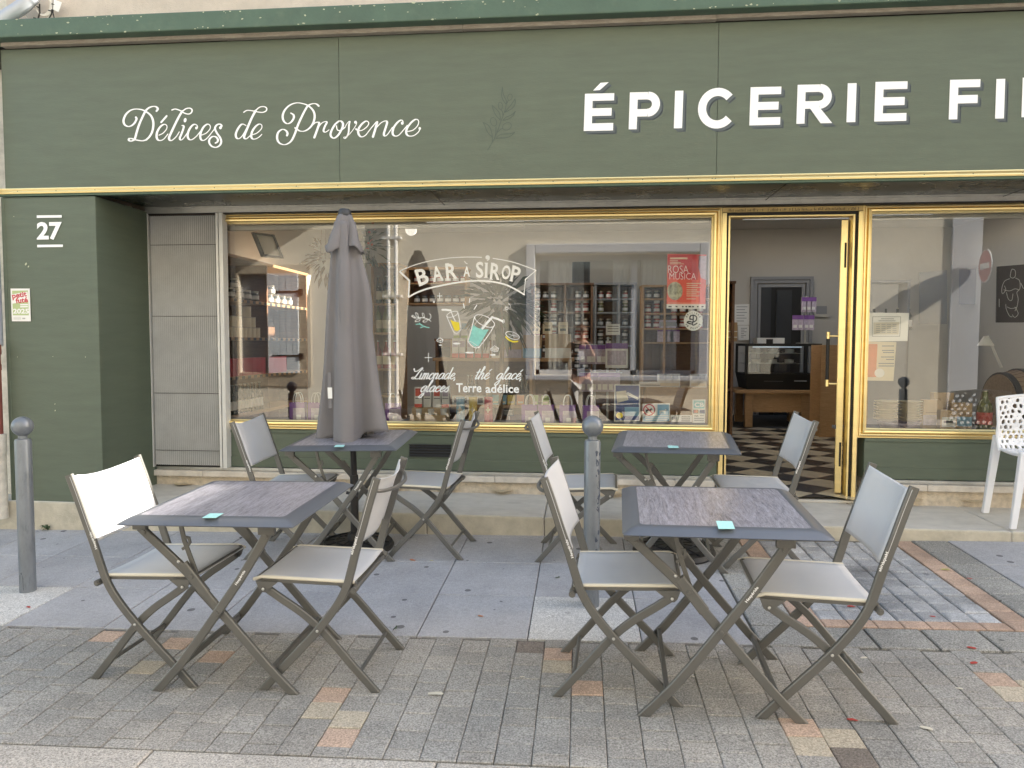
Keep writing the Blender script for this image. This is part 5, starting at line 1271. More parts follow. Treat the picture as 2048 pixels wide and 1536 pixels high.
# globe lamp
gl = thing('globe_lamp',tuple(at(822,460,7.6)),'round white globe lamp hanging under the shop ceiling','lamp')
b = MB(); c = at(822,460,7.6); b.sphere(c,.060,24); b.build('globe',mat('globe_glass',(1,.96,.88),.3,emit=.16,var=0),gl,smooth=True)
b = MB(); b.tube([c+Vector((0,0,.058)),(c.x,c.y,3.15)],.005,6); b.build('cord',M['white'],gl)
# pot plant by the display counter
plant('house_plant',at(1000,610,6.7),.26,170,'spiky leaved house plant left of the red poster, behind the painted glass',m='leafdk',ln_=.22,pot=False,hang=False,seed=12)
b = MB(); c = at(1000,610,6.7); b.tube([(c.x,c.y,c.z),(c.x+.02,c.y,c.z-.4),(c.x,c.y,FZ+.3)],.02,8); hp_ = [o for o in bpy.data.objects if o.name.startswith('house_plant')][0]; b.build('stem',M['leafbr'],hp_,smooth=True)
b = MB(); b.lathe([(.0001,FZ),(.13,FZ),(.17,FZ+.30),(.15,FZ+.30),(.14,FZ+.27),(.0001,FZ+.27)],(c.x,c.y,0),20); b.build('pot',M['charcoal'],hp_,smooth=True)

# ---- goods on the window board (first window)
zb0 = .812
tu = None
for x,m,lab in ((921,'blue','pale blue cylinder tin with a cream diamond label in the window'),(946,'yellow','yellow cylinder tin with a cream diamond label in the window'),(977,'red','dark red cylinder tin with a cream diamond label in the window')):
    c = at(x,846,5.74); hgt = at(x,794,5.74).z-zb0
    t = MB().lathe([(.0001,0),(.034,0),(.034,hgt-.012),(.0355,hgt-.012),(.0355,hgt),(.0001,hgt)],(0,0,0),28).build('cylinder_tin',M[m],None,smooth=True); t.location = (c.x,5.74,zb0); tag(t,lab,'tin','cylinder tins in the window')
    for s_,mm,e in ((.030,'signwhite',.0004),(.024,m,.0008),(.020,'cream',.0012)):
        b = MB(); q = []
        for k in range(4):
            du,dv = ((0,-1.35),(1,0),(0,1.35),(-1,0))[k]; a = du*s_/.034; q.append(((.034+e)*math.sin(a),-(.034+e)*math.cos(a),hgt*.52+dv*s_))
        m0 = (0,-(.034+e)-.0006,hgt*.52); b.add(q+[m0],[(0,1,4),(1,2,4),(2,3,4),(3,0,4)]); b.build('diamond_label',M[mm],t)
# stepped tray with tea cartons and pots
tr = thing('display_stair',tuple(at(860,840,5.8)),'little wooden stair display in the window carrying white cartons','display stand')
xa,xb = at(822,840,5.75).x,at(898,840,5.75).x
b = MB(); b.box(xa,xb,5.60,5.66,zb0,zb0+.022); b.box(xa+.01,xb-.01,5.66,5.74,zb0,zb0+.066); b.box(xa+.01,xb-.01,5.74,5.84,zb0,zb0+.118); b.build('step',M['pale'],tr,bevel=.002)
for k,(x,m) in enumerate(((838,'coral'),(856,'paper'),(875,'paper'),(892,'coral'))):
    bx = make_box(.062,.05,.165,'paper',[(0,1,.0,.16,m),(.12,.88,.55,.92,'lilac' if k%2 else 'coral'),(.1,.9,.42,.45,'ink')],'tea_carton'); place(bx,(at(x,815,5.79).x,5.79,zb0+.118),['white carton with a pink foot at the left of the window stair','white carton with grey flowers, second from the left on the window stair','white carton with grey flowers, third on the window stair','white carton with a pink foot at the right of the window stair'][k],'box','cartons on the window stair')
cu = MB().lathe([(.0001,0),(.022,0),(.026,.045),(.024,.045),(.021,.006),(.0001,.006)],(0,0,0),18).build('small_pot',M['white'],None,smooth=True)
row(cu,[(at(x,829,5.70).x,5.70,zb0+.066) for x in (838,862,887)],'small white pot on the middle step of the window stair','pot','white pots on the window stair')
# purple gift bags
def make_bag():
    t = thing('gift_bag'); b = MB(); w,d,h_ = .062,.032,.155
    b.ring([[(-w,-d,0),(w,-d,0),(w,d,0),(-w,d,0)],[(-w,-d,h_),(w,-d,h_),(w,d,h_),(-w,d,h_)]],True,True,False); b.build('bag',M['purple'],t)
    b = MB(); b.quad((-w*.55,-d-.001,.0),(w*.98,-d-.001,.0),(w*.98,-d-.001,h_*.72),(-w*.55,-d-.001,h_*.72)); b.build('printed_panel',M['lilac'],t)
    b = MB(); b.quad((-w*.1,-d-.002,h_*.15),(w*.5,-d-.002,h_*.15),(w*.5,-d-.002,h_*.38),(-w*.1,-d-.002,h_*.38)); b.build('label',M['paper'],t)
    for y in (-d+.004,d-.004):
        b = MB(); b.tube([(q.x,q.y,q.z) for q in cat_rom([(-.03,y,h_-.02),(-.031,y,h_+.03),(-.018,y,h_+.07),(.0,y,h_+.078),(.018,y,h_+.07),(.031,y,h_+.03),(.03,y,h_-.02)],4)],.0032,6); b.build('handle',M['paper'],t,smooth=True)
    return t
bag = make_bag()
for i,(x,lab) in enumerate(((1060,'purple gift bag, leftmost of the four beside the red tin'),(1092,'purple gift bag, second of the four in the window'),(1135,'purple gift bag, third of the four in the window'),(1181,'purple gift bag, nearest the blue leaflet in the window'),(597,'purple gift bag in the window, near the metal grille'),(634,'purple gift bag in the window, just left of the parasol'),(786,'purple gift bag in the window, just right of the parasol'))):
    o = bag if i == 0 else copy_tree(bag); o.location = (at(x,846,5.68).x,5.68,zb0); o.rotation_euler = (0,0,R((-6,4,-3,8,5,-5,20)[i])); tag(o,lab,'gift bag','purple gift bags in the window')
# papers and stickers fixed inside the first pane
YI = 5.508
def sheet(name,q,m,lab,cat,Y=YI,loc=None):
    t = thing(name,tuple(at(q[3][0],q[3][1],Y)),lab,cat); P = [at(x,y,Y) for x,y in q]; b = MB(); b.ring([P,[p+Vector((0,.0015,0)) for p in P]]); b.build('paper',M[m],t); return t
def addp(t,name,q,m,Y=YI,k=1):
    b = MB(); P = [at(x,y,Y-.0006*k) for x,y in q]; b.add(P,[tuple(range(len(P)))]); return b.build(name,M[m],t)
def tx(t,s,x0,x1,y0,y1,m,Y=YI,k=2,name='lettering',off=0.): 
    b = MB(); text(b,s,x0,x1,y1,y0,lambda x,y,L=0: at(x,y,Y-.0006*k),off=off); return b.build(name,M[m],t)
ps = sheet('concert_poster',[(1335,508),(1413,509),(1411,618),(1333,617)],'coral','red concert poster with large white words on the glass beside the door','poster')
addp(ps,'logo_strip',[(1333,608),(1411,608.5),(1411,618),(1333,617)],'paper')
addp(ps,'red_band',[(1336,509),(1400,509.5),(1396,560),(1336,555)],'red'); addp(ps,'pink_corner',[(1398,512),(1413,512),(1412,560),(1402,556),(1397,535)],'lilac')
tx(ps,'ROSA',1336,1377,531,546,'signwhite',off=-.012); tx(ps,'MUSICA',1339,1392,546,559,'signwhite',off=-.012)
b = MB(); ell(b,1350,582,15.5,18.5,lambda x,y,L=0: at(x,y,YI-.0012)); b.build('photo',mat('poster_photo',(.40,.40,.30),.6,var=.75,vs=28),ps)
b = MB()
poly(b,[(1340,515),(1375,515),(1375,518.5),(1340,518.5)],lambda x,y,L=0: at(x,y,YI-.0012))
for i,y in enumerate((521,524.5,527)): poly(b,[(1340,y),(1356+i*6,y),(1356+i*6,y+1.2),(1340,y+1.2)],lambda x,y,L=0: at(x,y,YI-.0012))
for i,y in enumerate((566,570,574,579,583,587,591,597)): poly(b,[(1373,y),(1402-(i*7%13),y),(1402-(i*7%13),y+1.6),(1373,y+1.6)],lambda x,y,L=0: at(x,y,YI-.0012))
for i,x in enumerate((1336,1350,1365,1371,1380,1391,1400)): pass
poly(b,[(1336,605.5),(1400,606),(1400,606.8),(1336,606.3)],lambda x,y,L=0: at(x,y,YI-.0012))
b.build('small_text',M['cream'],ps)
b = MB()
for i,x in enumerate((1337,1351,1364,1371,1377,1384,1394,1403)): poly(b,[(x,612),(x+(6,4,3,3,5,4,3,4)[i],612),(x+(6,4,3,3,5,4,3,4)[i],614.5),(x,614.5)],lambda x,y,L=0: at(x,y,YI-.0014))
b.build('logo_mark',M['ink'],ps)
# round grocers' emblem
es = thing('round_sticker',tuple(at(1387,660,YI)),'round pale sticker with a black looping emblem under the red poster','sticker')
f_ = lambda k: (lambda x,y,L=0: at(x,y,YI-.0006*k))
b = MB(); ell(b,1386.5,641.5,19,20,f_(1),n=32); b.build('disc',M['paper'],es)
b = MB(); fz = lambda x,y,L=0: at(1220+x/5.288,480+y/5.288,YI-.0012-L*.00002)
for p in ([(845,838),(850,805),(885,795),(915,815),(910,850),(875,868),(835,862),(815,870)],[(880,795),(880,850),(872,890),(885,900),(920,880)],[(815,870),(835,882),(870,890)],[(850,838),(880,840)]): ribbon(b,p,13,fz,5)
for wrd,r,a0,a1,flip in (('ÉPICIERS',80,-150,-28,1),('DE FRANCE',84,148,32,-1)):
    n = len(wrd)
    for i,ch in enumerate(wrd):
        if ch == ' ': continue
        a = R(a0+(a1-a0)*i/(n-1)); cx,cy = 880+r*math.cos(a),850+r*math.sin(a); rot = a+PI/2 if flip > 0 else a-PI/2
        text(b,ch,cx-6.5 if ch != 'I' else cx-1.6,cx+6.5 if ch != 'I' else cx+1.6,cy+9,cy-9,fz,off=.03,rot=rot)
b.build('emblem',M['ink'],es)
# blue leaflet, dog sticker, card sticker
lf = sheet('leaflet',[(1229,769),(1280,769),(1280,842),(1228,843)],'paper','blue and white leaflet standing in the window left of the dog sticker','leaflet',5.52)
addp(lf,'blue_field',[(1231,771),(1278,771),(1278,840),(1230.5,841)],'navy',5.52); addp(lf,'photo',[(1232,783),(1252,781),(1257,800),(1234,806)],'leafpale',5.52,2); addp(lf,'photo',[(1249,814),(1278,814),(1278,832),(1250,832)],'blue',5.52,2)
b = MB(); ell(b,1239,831,7,6,lambda x,y,L=0: at(x,y,5.518)); b.build('yellow_dot',M['yolk'],lf); addp(lf,'white_slash',[(1250,788),(1276,800),(1278,796),(1256,784)],'paper',5.52,2)
ds_ = sheet('dog_sticker',[(1285,807),(1340,807),(1340,843),(1285,844)],'paper','sticker with a crossed out dog and a white guide dog low on the glass','sticker')
addp(ds_,'blue_panel',[(1315,809),(1338,809),(1338,831),(1315,831)],'blue'); addp(ds_,'blue_band',[(1287,833),(1338,832),(1338,842),(1287,842)],'blue')
b = MB(); fd = lambda x,y,L=0: at(1220+x/4.533,650+y/4.533,YI-.0012-L*.00002)
ribbon(b,[(355+50*math.cos(2*PI*k/24),770+48*math.sin(2*PI*k/24)) for k in range(25)],11,fd,2); ribbon(b,[(322,737),(388,803)],10,fd,1,0,1,0,False)
b.build('prohibition_ring',M['red'],ds_)
def dog(bb,ox,oy,s,fnn):
    P = [(-28,-2),(-34,-14),(-30,-4),(-10,-8),(12,-8),(18,-18),(22,-18),(24,-13),(32,-10),(31,-6),(23,-5),(20,4),(18,22),(13,22),(13,6),(-8,4),(-16,8),(-14,22),(-19,22),(-22,8),(-26,22),(-30,22),(-27,4)]
    for a,c in ((0,0),): bb.add([fnn(ox+x*s,oy+y*s,5) for x,y in P],[tuple(range(len(P)))])
b = MB(); dog(b,353,772,1.0,fd); b.build('dog_mark',M['ink'],ds_); b = MB(); dog(b,480,782,1.15,fd); b.build('guide_dog_mark',M['paper'],ds_)
b = MB()
for y,w in ((835,46),(838.5,44)): poly(b,[(1291,y),(1291+w,y),(1291+w,y+1.3),(1291,y+1.3)],lambda x,y,L=0: at(x,y,YI-.0014))
b.build('printed_line',M['paper'],ds_)
vs = sheet('notice_strip',[(1341,830),(1384,830),(1384,844),(1341,844)],'paper','narrow white printed strip between the dog sticker and the payment sticker','sticker')
addp(vs,'printed_block',[(1343,834),(1352,833),(1353,838),(1344,840)],'grey'); 
b = MB()
for y in (833,837,841): poly(b,[(1363,y),(1380,y),(1380,y+1.6),(1363,y+1.6)],lambda x,y,L=0: at(x,y,YI-.0014))
b.build('printed_line',M['ink'],vs)
cs = sheet('payment_sticker',[(1385,799),(1411,799),(1410,846),(1385,846)],'paper','payment card sticker in the lower right corner of the first window','sticker')
addp(cs,'teal_panel',[(1387,801),(1409,801),(1409,817),(1387,817)],'teal'); addp(cs,'dark_logo',[(1386,819.5),(1397,819.5),(1397,827),(1386,827)],'charcoal'); addp(cs,'dark_logo',[(1399,819.5),(1409.5,819.5),(1409.5,827),(1399,827)],'navy')
tx(cs,'CB',1389,1408,805,814,'signwhite',off=.03)
b = MB(); ell(b,1390,823,2.6,2.6,lambda x,y,L=0: at(x,y,YI-.0016)); b.build('logo_disc',M['red'],cs); b = MB(); ell(b,1393.4,823,2.6,2.6,lambda x,y,L=0: at(x,y,YI-.0018)); b.build('logo_disc',M['orange'],cs)
tx(cs,'VISA',1388,1397,830,833.5,'ink',off=.02)
b = MB()
for y in (830.5,836,840): poly(b,[(1400 if y<834 else 1388,y),(1408,y),(1408,y+1.5),(1400 if y<834 else 1388,y+1.5)],lambda x,y,L=0: at(x,y,YI-.0016))
b.build('printed_line',M['grey'],cs)

# ---- behind the open door
Yt = 9.9
tb = thing('wooden_table',(at(1570,790,Yt).x,Yt+.35,FZ),'honey coloured wooden table under the black cake case','table')
xa,xb = at(1472,786,Yt).x,at(1640,788,Yt).x; ztp = at(1550,780,Yt).z
b = MB(); b.box(xa,xb,Yt,Yt+.75,ztp-.05,ztp); b.build('top',M['pine'],tb,bevel=.006)
b = MB(); b.box(xa+.14,xb-.14,Yt+.05,Yt+.08,ztp-.30,ztp-.05); b.build('apron',M['pine'],tb)
for x in (xa+.13,xb-.22):
    for y in (Yt+.03,Yt+.62): b = MB(); b.box(x,x+.10,y,y+.10,FZ,ztp-.05); b.build('leg',M['pine'],tb,bevel=.004)
cc = thing('cake_case',(at(1570,780,Yt).x,Yt+.3,ztp),'black glass fronted refrigerated cake case on the wooden table','display fridge')
xa,xb = at(1492,700,Yt).x,at(1645,700,Yt).x; z0_,z1_ = ztp+.002,at(1560,687,Yt).z; zl = at(1560,748,Yt).z
b = MB(); b.hexa([(xa+.05,Yt+.08,z0_),(xb,Yt+.08,z0_),(xb,Yt+.65,z0_),(xa+.05,Yt+.65,z0_),(xa,Yt+.02,zl),(xb,Yt+.02,zl),(xb,Yt+.65,zl),(xa,Yt+.65,zl)])
b.box(xa,xb,Yt+.02,Yt+.65,z1_-.035,z1_)
for x in (xa,xb-.22,xb-.025): b.box(x,x+.035,Yt+.02,Yt+.055,zl,z1_-.035)
for x in (xa,xb-.03): b.box(x,x+.03,Yt+.62,Yt+.65,zl,z1_-.035)
b.build('body',M['black'],cc)
b = MB(); b.quad((xa+.03,Yt+.03,zl),(xb-.03,Yt+.03,zl),(xb-.03,Yt+.03,z1_-.03),(xa+.03,Yt+.03,z1_-.03)); b.build('front_glass',M['caseglass'],cc)
for f_ in (.34,.68): b = MB(); z = zl+(z1_-zl)*f_; b.box(xa+.04,xb-.23,Yt+.10,Yt+.55,z-.006,z); b.build('glass_shelf',M['alu'],cc)
b = MB(); b.box(xa+.10,xb-.25,Yt+.05,Yt+.07,z1_-.055,z1_-.038); b.build('light_tube',mat('case_light',(.75,.88,1.0),.4,emit=.08,var=0),cc)
b = MB(); b.quad((xa+.25,Yt+.048,zl-.10),(xa+.50,Yt+.048,zl-.10),(xa+.50,Yt+.040,zl-.04),(xa+.25,Yt+.040,zl-.04)); b.build('control_panel',M['grey'],cc)
b = MB(); text(b,'Arnex',xb-.36,xb-.16,zl-.115,zl-.055,lambda x,y,L=0: Vector((x,Yt+.038,y))) if False else b.box(xb-.34,xb-.18,Yt+.036,Yt+.038,zl-.10,zl-.085); b.build('badge',M['grey'],cc)
random.seed(71)
ck = MB().lathe([(.0001,0),(.09,0),(.09,.004),(.06,.006),(.06,.05),(.0001,.055)],(0,0,0),18).build('cake',M['paper'],None,smooth=True)
row(ck,[(xa+.2+k*.22,Yt+.3,zl+(z1_-zl)*f_) for f_ in (.345,.685) for k in range(3)],'white cake on a board inside the black case','cake','cakes in the black case')
bx = make_box(.36,.22,.075,'paper',[(.33,.58,.0,.8,'black')],'carton'); place(bx,(at(1549,688,Yt).x,Yt+.3,z1_),'flat white carton on top of the black cake case','box')
# card rack with lavender packets
rk = thing('packet_rack',(at(1611,690,Yt+.45).x,Yt+.5,z1_),'slim stand of lavender packets on top of the cake case','display stand')
rx = at(1610,690,Yt+.45).x; b = MB(); b.tube([(rx,Yt+.45,z1_),(rx,Yt+.45,at(1610,592,Yt+.45).z)],.013,8); b.lathe([(.0001,0),(.12,0),(.12,.012),(.0001,.015)],(rx,Yt+.45,z1_),18); b.build('post',M['alu'],rk,smooth=True)
pk2 = make_box(.075,.03,.20,'lilac',[(0,1,.72,1,'purple'),(.2,.8,.15,.35,'paper')],'lavender_packet')
row(pk2,[(at(x,625,Yt+.4).x,Yt+.40,at(x,624,Yt+.4).z) for x in (1608,1617,1626)],'lavender packet on the upper tier of the slim stand','packet','lavender packets on the upper tier')
row(pk2,[(at(x,661,Yt+.4).x,Yt+.40,at(x,660,Yt+.4).z) for x in (1590,1601,1612,1622)],'lavender packet on the lower tier of the slim stand','packet','lavender packets on the lower tier',0,.4)
for q,lab in (([(1469,609),(1499,608),(1499,650),(1468,650)],'upper white printed notice on the wall left of the grey casing'),([(1476,651),(1498,651),(1498,680),(1477,681)],'lower white printed notice with two round drawings, left of the grey casing')):
    t = sheet('wall_notice',q,'paper',lab,'notice',YB-.03)
    b = MB(); x0,x1,y0,y1 = q[3][0],q[1][0],q[1][1],q[2][1]
    for k in range(6): y = y0+5+k*(y1-y0-8)/6; poly(b,[(x0+5,y),(x1-4-(k*5%9),y),(x1-4-(k*5%9),y+1.2),(x0+5,y+1.2)],lambda x,y,L=0: at(x,y,YB-.032))
    b.build('printed_line',M['grey'],t)
t = sheet('wall_notice',[(1628,607),(1658,607),(1658,634),(1628,634)],'intwall','faint notice on the wall right of the lavender packets','notice',YB-.03); addp(t,'printed_block',[(1632,612),(1654,612),(1654,628),(1632,628)],'grey',YB-.03)
# shelf edge and slanted box visible left in the doorway
sl_ = shelf_unit('side_shelf',at(1430,700,8.6).x,at(1466,700,8.6).x,8.55,9.0,FZ,at(1460,568,8.6).z,[at(1460,y,8.6).z for y in (683,778)],'walnut','dark shelf end just inside the door at the left')
bx = make_box(.16,.22,.22,'kraft',[(0,1,.2,.25,'paper'),(0,1,.5,.55,'paper')],'carton_pile'); place(bx,(at(1464,680,8.5).x,8.72,at(1460,683,8.6).z),'stack of pale folded cartons on the dark shelf just inside the door','box')
bxp = MB(); px0 = at(1650,760,9.0).x; bxp.box(px0-.05,px0+.5,9.0,9.4,FZ,at(1650,690,9.0).z); o = bxp.build('pine_post',M['pine'],None,org=(px0,9.2,FZ),bevel=.004); tag(o,'pine cupboard side right of the cake case behind the door handle','cupboard')

# ---- second window
zb1 = .806
bowl = MB().lathe([(.0001,0),(.045,0),(.085,.018),(.088,.022),(.083,.021),(.044,.005),(.0001,.005)],(0,0,0),28).build('dish',M['cream'],None,smooth=True)
random.seed(81)
row(bowl,[(at(1774,850,5.72).x+random.uniform(-.003,.003),5.74,zb1+.06+k*.019) for k in range(8)],'cream dish in the left stack in the right hand window','dish','left stack of cream dishes')
row(bowl,[(at(1820,850,5.72).x+random.uniform(-.003,.003),5.74,zb1+.06+k*.019) for k in range(8)],'cream dish in the right stack in the right hand window','dish','right stack of cream dishes')
bsk = MB(); bsk.lathe([(.0001,0),(.12,0),(.15,.058),(.14,.058),(.11,.01),(.0001,.01)],(at(1797,858,5.74).x,5.74,zb1),24); o = bsk.build('glass_bowl',M['lilac'],None,org=(at(1797,858,5.74).x,5.74,zb1),smooth=True); tag(o,'shallow patterned bowl under the two stacks of dishes','bowl')
for x,Y,w,h_,m,lab in ((1862,5.82,.14,.22,'lilac','brown coffee bag with a dark patterned band, left of three'),(1882,5.92,.15,.27,'grey','brown coffee bag standing tallest at the back of three'),(1918,5.80,.155,.20,'blue','brown coffee bag with a pale blue picture band, right of three'),(1893,5.66,.115,.155,'paper','small clear bag with a white label in front of the coffee bags')):
    bx = make_box(w,.06,h_,'kraft',[(0,1,.12,.48,m),(.1,.9,.55,.565,'walnut')] if m != 'paper' else [(.08,.92,.2,.68,'paper'),(.2,.8,.4,.5,'purple')],'coffee_bag'); place(bx,(at(x,850,Y).x,Y,zb1),lab,'bag','coffee bags in the right window')
bt = make_bottle('jargreen','coral',.30,.052); place(bt,(at(1968,850,5.75).x,5.75,zb1),'greenish bottle with a pink label beside the barrel','bottle')
br = thing('wine_barrel',tuple(at(2065,800,6.4)),'wooden barrel with dark hoops lying in the right hand window','barrel')
c = at(2062,800,6.4); prof = [(.0001,-.36),(.27,-.36),(.31,-.22),(.33,0),(.31,.22),(.27,.36),(.0001,.36)]
b = MB(); b.lathe(prof,c+Vector((.10,0,-.06)),36,0,'x'); b.build('stave',mat('barrel_wood',(.30,.22,.15),.7,var=.25,vs=5,stretch=(1,12,12)),br,smooth=True)
b = MB()
for h_,r in ((-.33,.285),(-.20,.318),(.20,.318),(.33,.285)): b.lathe([(r,h_-.022),(r+.004,h_-.022),(r+.004,h_+.022),(r,h_+.022)],c+Vector((.10,0,-.06)),36,0,'x')
b.build('hoop',M['charcoal'],br,smooth=True)
b = MB()
for k in range(36):
    a = 2*PI*k/36; b.tube([c+Vector((.10+h_,r*1.002*math.cos(a),-.06+r*1.002*math.sin(a))) for r,h_ in prof[1:-1]],.0022,5)
b.build('stave_joint',M['walnut'],br)
b = MB(); b.box(c.x-.4,c.x+.6,c.y-.3,c.y+.3,FZ,c.z-.38); o = b.build('barrel_stand',M['charcoal'],None,org=(c.x,c.y,FZ)); tag(o,'dark block stand under the lying barrel','stand')
n1 = sheet('opening_notice',[(1736,625),(1818,626),(1815,682),(1733,683)],'paper','white notice with a framed grey table fixed in the right hand window','notice')
addp(n1,'frame_line',[(1745,633),(1802,633),(1800,673),(1744,673)],'grey'); addp(n1,'inner_sheet',[(1746,634),(1801,634),(1799,672),(1745,672)],'paper',YI,2); addp(n1,'table_field',[(1747,645),(1799,644),(1797,669),(1747,669)],'leafpale',YI,3)
b = MB()
for y,x0,x1 in ((637,1762,1788),(641,1757,1791)): poly(b,[(x0,y),(x1,y),(x1,y+1.3),(x0,y+1.3)],lambda x,y,L=0: at(x,y,YI-.0022))
for y in (648,652,656,660,664):
    for x in (1752,1763,1774,1785): poly(b,[(x,y),(x+8,y),(x+8,y+1.2),(x,y+1.2)],lambda x,y,L=0: at(x,y,YI-.0026))
b.build('printed_line',M['grey'],n1)
n2 = sheet('bread_leaflet',[(1732,683),(1793,684),(1787,762),(1728,761)],'cream','cream leaflet with a golden bread picture under the white notice','leaflet',YI+.003)
addp(n2,'bread_photo',[(1735,688),(1755,688),(1752,754),(1732,754)],'orange',YI+.003); 
b = MB()
for y,x0 in ((691,1764),(700,1764),(704,1766),(713,1762),(718,1772),(726,1757),(731,1757)): poly(b,[(x0,y),(1788,y),(1788,y+2),(x0,y+2)],lambda x,y,L=0: at(x,y,YI+.0016))
b.build('printed_line',M['grey'],n2); b = MB(); ell(b,1759,746,10,9,lambda x,y,L=0: at(x,y,YI+.0012)); b.build('white_disc',M['paper'],n2)
# black board with a white line drawing
bd_ = thing('black_board',tuple(at(2030,646,8.6)),'black board with a white line drawing of a figure','picture')
P = [at(1993,645,8.6),at(2130,645,8.6),at(2132,522,8.6),at(1995,533,8.6)]; b = MB(); b.ring([P,[p+Vector((0,.02,0)) for p in P]]); b.build('board',M['black'],bd_)
b = MB(); fb = lambda x,y,L=0: at(1720+x/3.808,430+y/3.808,8.594)
for p in ([(1150,430),(1160,412),(1182,425),(1182,465),(1165,480),(1145,470),(1150,430)],[(1140,485),(1100,505),(1080,560),(1085,600),(1110,570),(1100,540)],[(1185,480),(1215,500),(1218,560),(1195,590),(1205,640),(1195,700),(1180,730)],[(1095,570),(1140,578),(1180,562),(1210,570)],
          [(1115,590),(1130,640),(1155,650),(1165,600)],[(1110,680),(1115,720),(1140,770),(1160,775)],[(1180,700),(1205,750),(1180,780),(1160,760)],[(1120,700),(1150,712),(1190,705)],[(1060,640),(1060,700)],[(1225,520),(1245,560)]): ribbon(b,p,4.5,fb,4)
b.build('line_drawing',M['paper'],bd_)
for q,lab in (([(1840,545),(1894,540),(1894,648),(1840,648)],'grey square canvas on the wall above the coffee bags'),([(1920,538),(1966,536),(1966,608),(1920,609)],'smaller dark grey canvas right of the square one')):
    P = [at(x,y,10.6) for x,y in (q[3],q[2],q[1],q[0])]; t = thing('wall_canvas',tuple(P[0]),lab,'picture'); b = MB(); b.ring([P,[p+Vector((0,.03,0)) for p in P]]); b.build('canvas',M['grey'],t)
gw = thing('bottle_rack',tuple(at(1750,660,10.2)),'rack of clear bottles behind the white notice in the right hand room','rack')
b = MB(); xa,xb = at(1738,600,10.2).x,at(1820,600,10.2).x
b.box(xa,xb,10.2,10.5,FZ,at(1780,660,10.2).z); b.box(xa,xa+.03,10.2,10.5,FZ,at(1780,565,10.2).z); b.box(xb-.03,xb,10.2,10.5,FZ,at(1780,565,10.2).z); b.box(xa,xb,10.2,10.5,at(1780,565,10.2).z,at(1780,560,10.2).z); b.build('carcass',M['grey'],gw)
bt = make_bottle('caseglass' if False else 'jar','paper',.30,.04); row(bt,[(xa+.12+k*.15,10.32,at(1780,660,10.2).z+.001) for k in range(4)],'clear bottle standing in the rack of the right hand room','bottle','bottles in the right hand rack')
dl = thing('desk_lamp',tuple(at(1990,740,7.2)),'white desk lamp with bent arm behind the barrel','lamp')
b = MB(); b.tube([at(2003,735,7.2),at(1975,672,7.2)],.012,8); b.lathe([(.02,0),(.07,-.09),(.065,-.09),(.0001,-.01)],at(1972,672,7.2),16); b.build('arm',M['white'],dl,smooth=True)
# ================================================================== ACROSS THE STREET (seen mirrored in the shop windows)
def mir(x,y,Yv=15.): p = at(x,y,Yv); return Vector((p.x,11.0-p.y,p.z))
M['oppwall'] = mat('opposite_plaster',(.70,.65,.54),.9,var=.08,vs=3,bump=.9,bs=14,dirt=.22,dirtcol=(.40,.36,.28),ds=2)
M['oppraw'] = mat('opposite_rough',(.42,.36,.27),.95,var=.25,vs=10,bump=1.0,bs=30,dirt=.4,dirtcol=(.24,.2,.15),ds=5)
M['oppgrey'] = mat('opposite_surround',(.52,.54,.58),.9,var=.06,vs=6,bump=.6,bs=25)
M['shutterw'] = mat('shutter_pale',(.62,.68,.72),.6,var=.08,vs=5)
ob = thing('opposite_building',(0,-4,-.1),'sunlit plastered house across the street, mirrored in the shop windows','building')
wx0,wx1 = mir(1070,600).x,mir(1396,600).x; wz0,wz1 = mir(1100,750).z,mir(1100,508).z
sx0,sx1 = mir(478,600).x,mir(538,600).x; sz0,sz1 = mir(500,745).z,mir(500,548).z
xe = mir(1958,600).x
b = MB(); Yw = -4.0
b.box(-14,sx0,-4.4,Yw,-.5,9); b.box(sx0,sx1,-4.4,Yw,-.5,sz0); b.box(sx0,sx1,-4.4,Yw,sz1,9); b.box(sx1,wx0,-4.4,Yw,-.5,9); b.box(wx0,wx1,-4.4,Yw,-.5,wz0); b.box(wx0,wx1,-4.4,Yw,wz1,9); b.box(wx1,xe-.55,-4.4,Yw,-.5,9)
b.build('wall',M['oppwall'],ob)
b = MB(); b.box(xe-.55,xe,-12,Yw+.05,-.5,9); b.box(-14,xe-.55,-12,-11.8,-.5,9); b.box(-14,-13.8,-11.8,-4.4,-.5,9); b.box(-14,xe,-12,-4.0,9,9.2); b.build('corner_pier',M['oppgrey'],ob)
b = MB(); e = .19
b.box(wx0-e,wx0,Yw,Yw+.12,wz0,wz1+e); b.box(wx1,wx1+e,Yw,Yw+.12,wz0,wz1+e); b.box(wx0,wx1,Yw,Yw+.12,wz1,wz1+e); b.box(wx0-e,wx1+e,Yw,Yw+.18,wz0-.10,wz0); b.build('window_surround',M['oppgrey'],ob,bevel=.02)
b = MB(); b.box(wx0,wx0+.08,-4.35,-4.28,wz0,wz1); b.box(wx1-.08,wx1,-4.35,-4.28,wz0,wz1); xm = mir(1270,600).x; b.box(xm-.06,xm+.06,-4.35,-4.28,wz0,wz1); b.box(wx0,wx1,-4.35,-4.28,wz0,wz0+.1); b.box(wx0,wx1,-4.35,-4.28,wz1-.1,wz1); w_ = b.build('window',M['oppgrey'],ob)
b = MB(); b.quad((wx0,-4.32,wz0),(wx1,-4.32,wz0),(wx1,-4.32,wz1),(wx0,-4.32,wz1)); b.build('pane',M['glass'],w_)
b = MB(); random.seed(91)
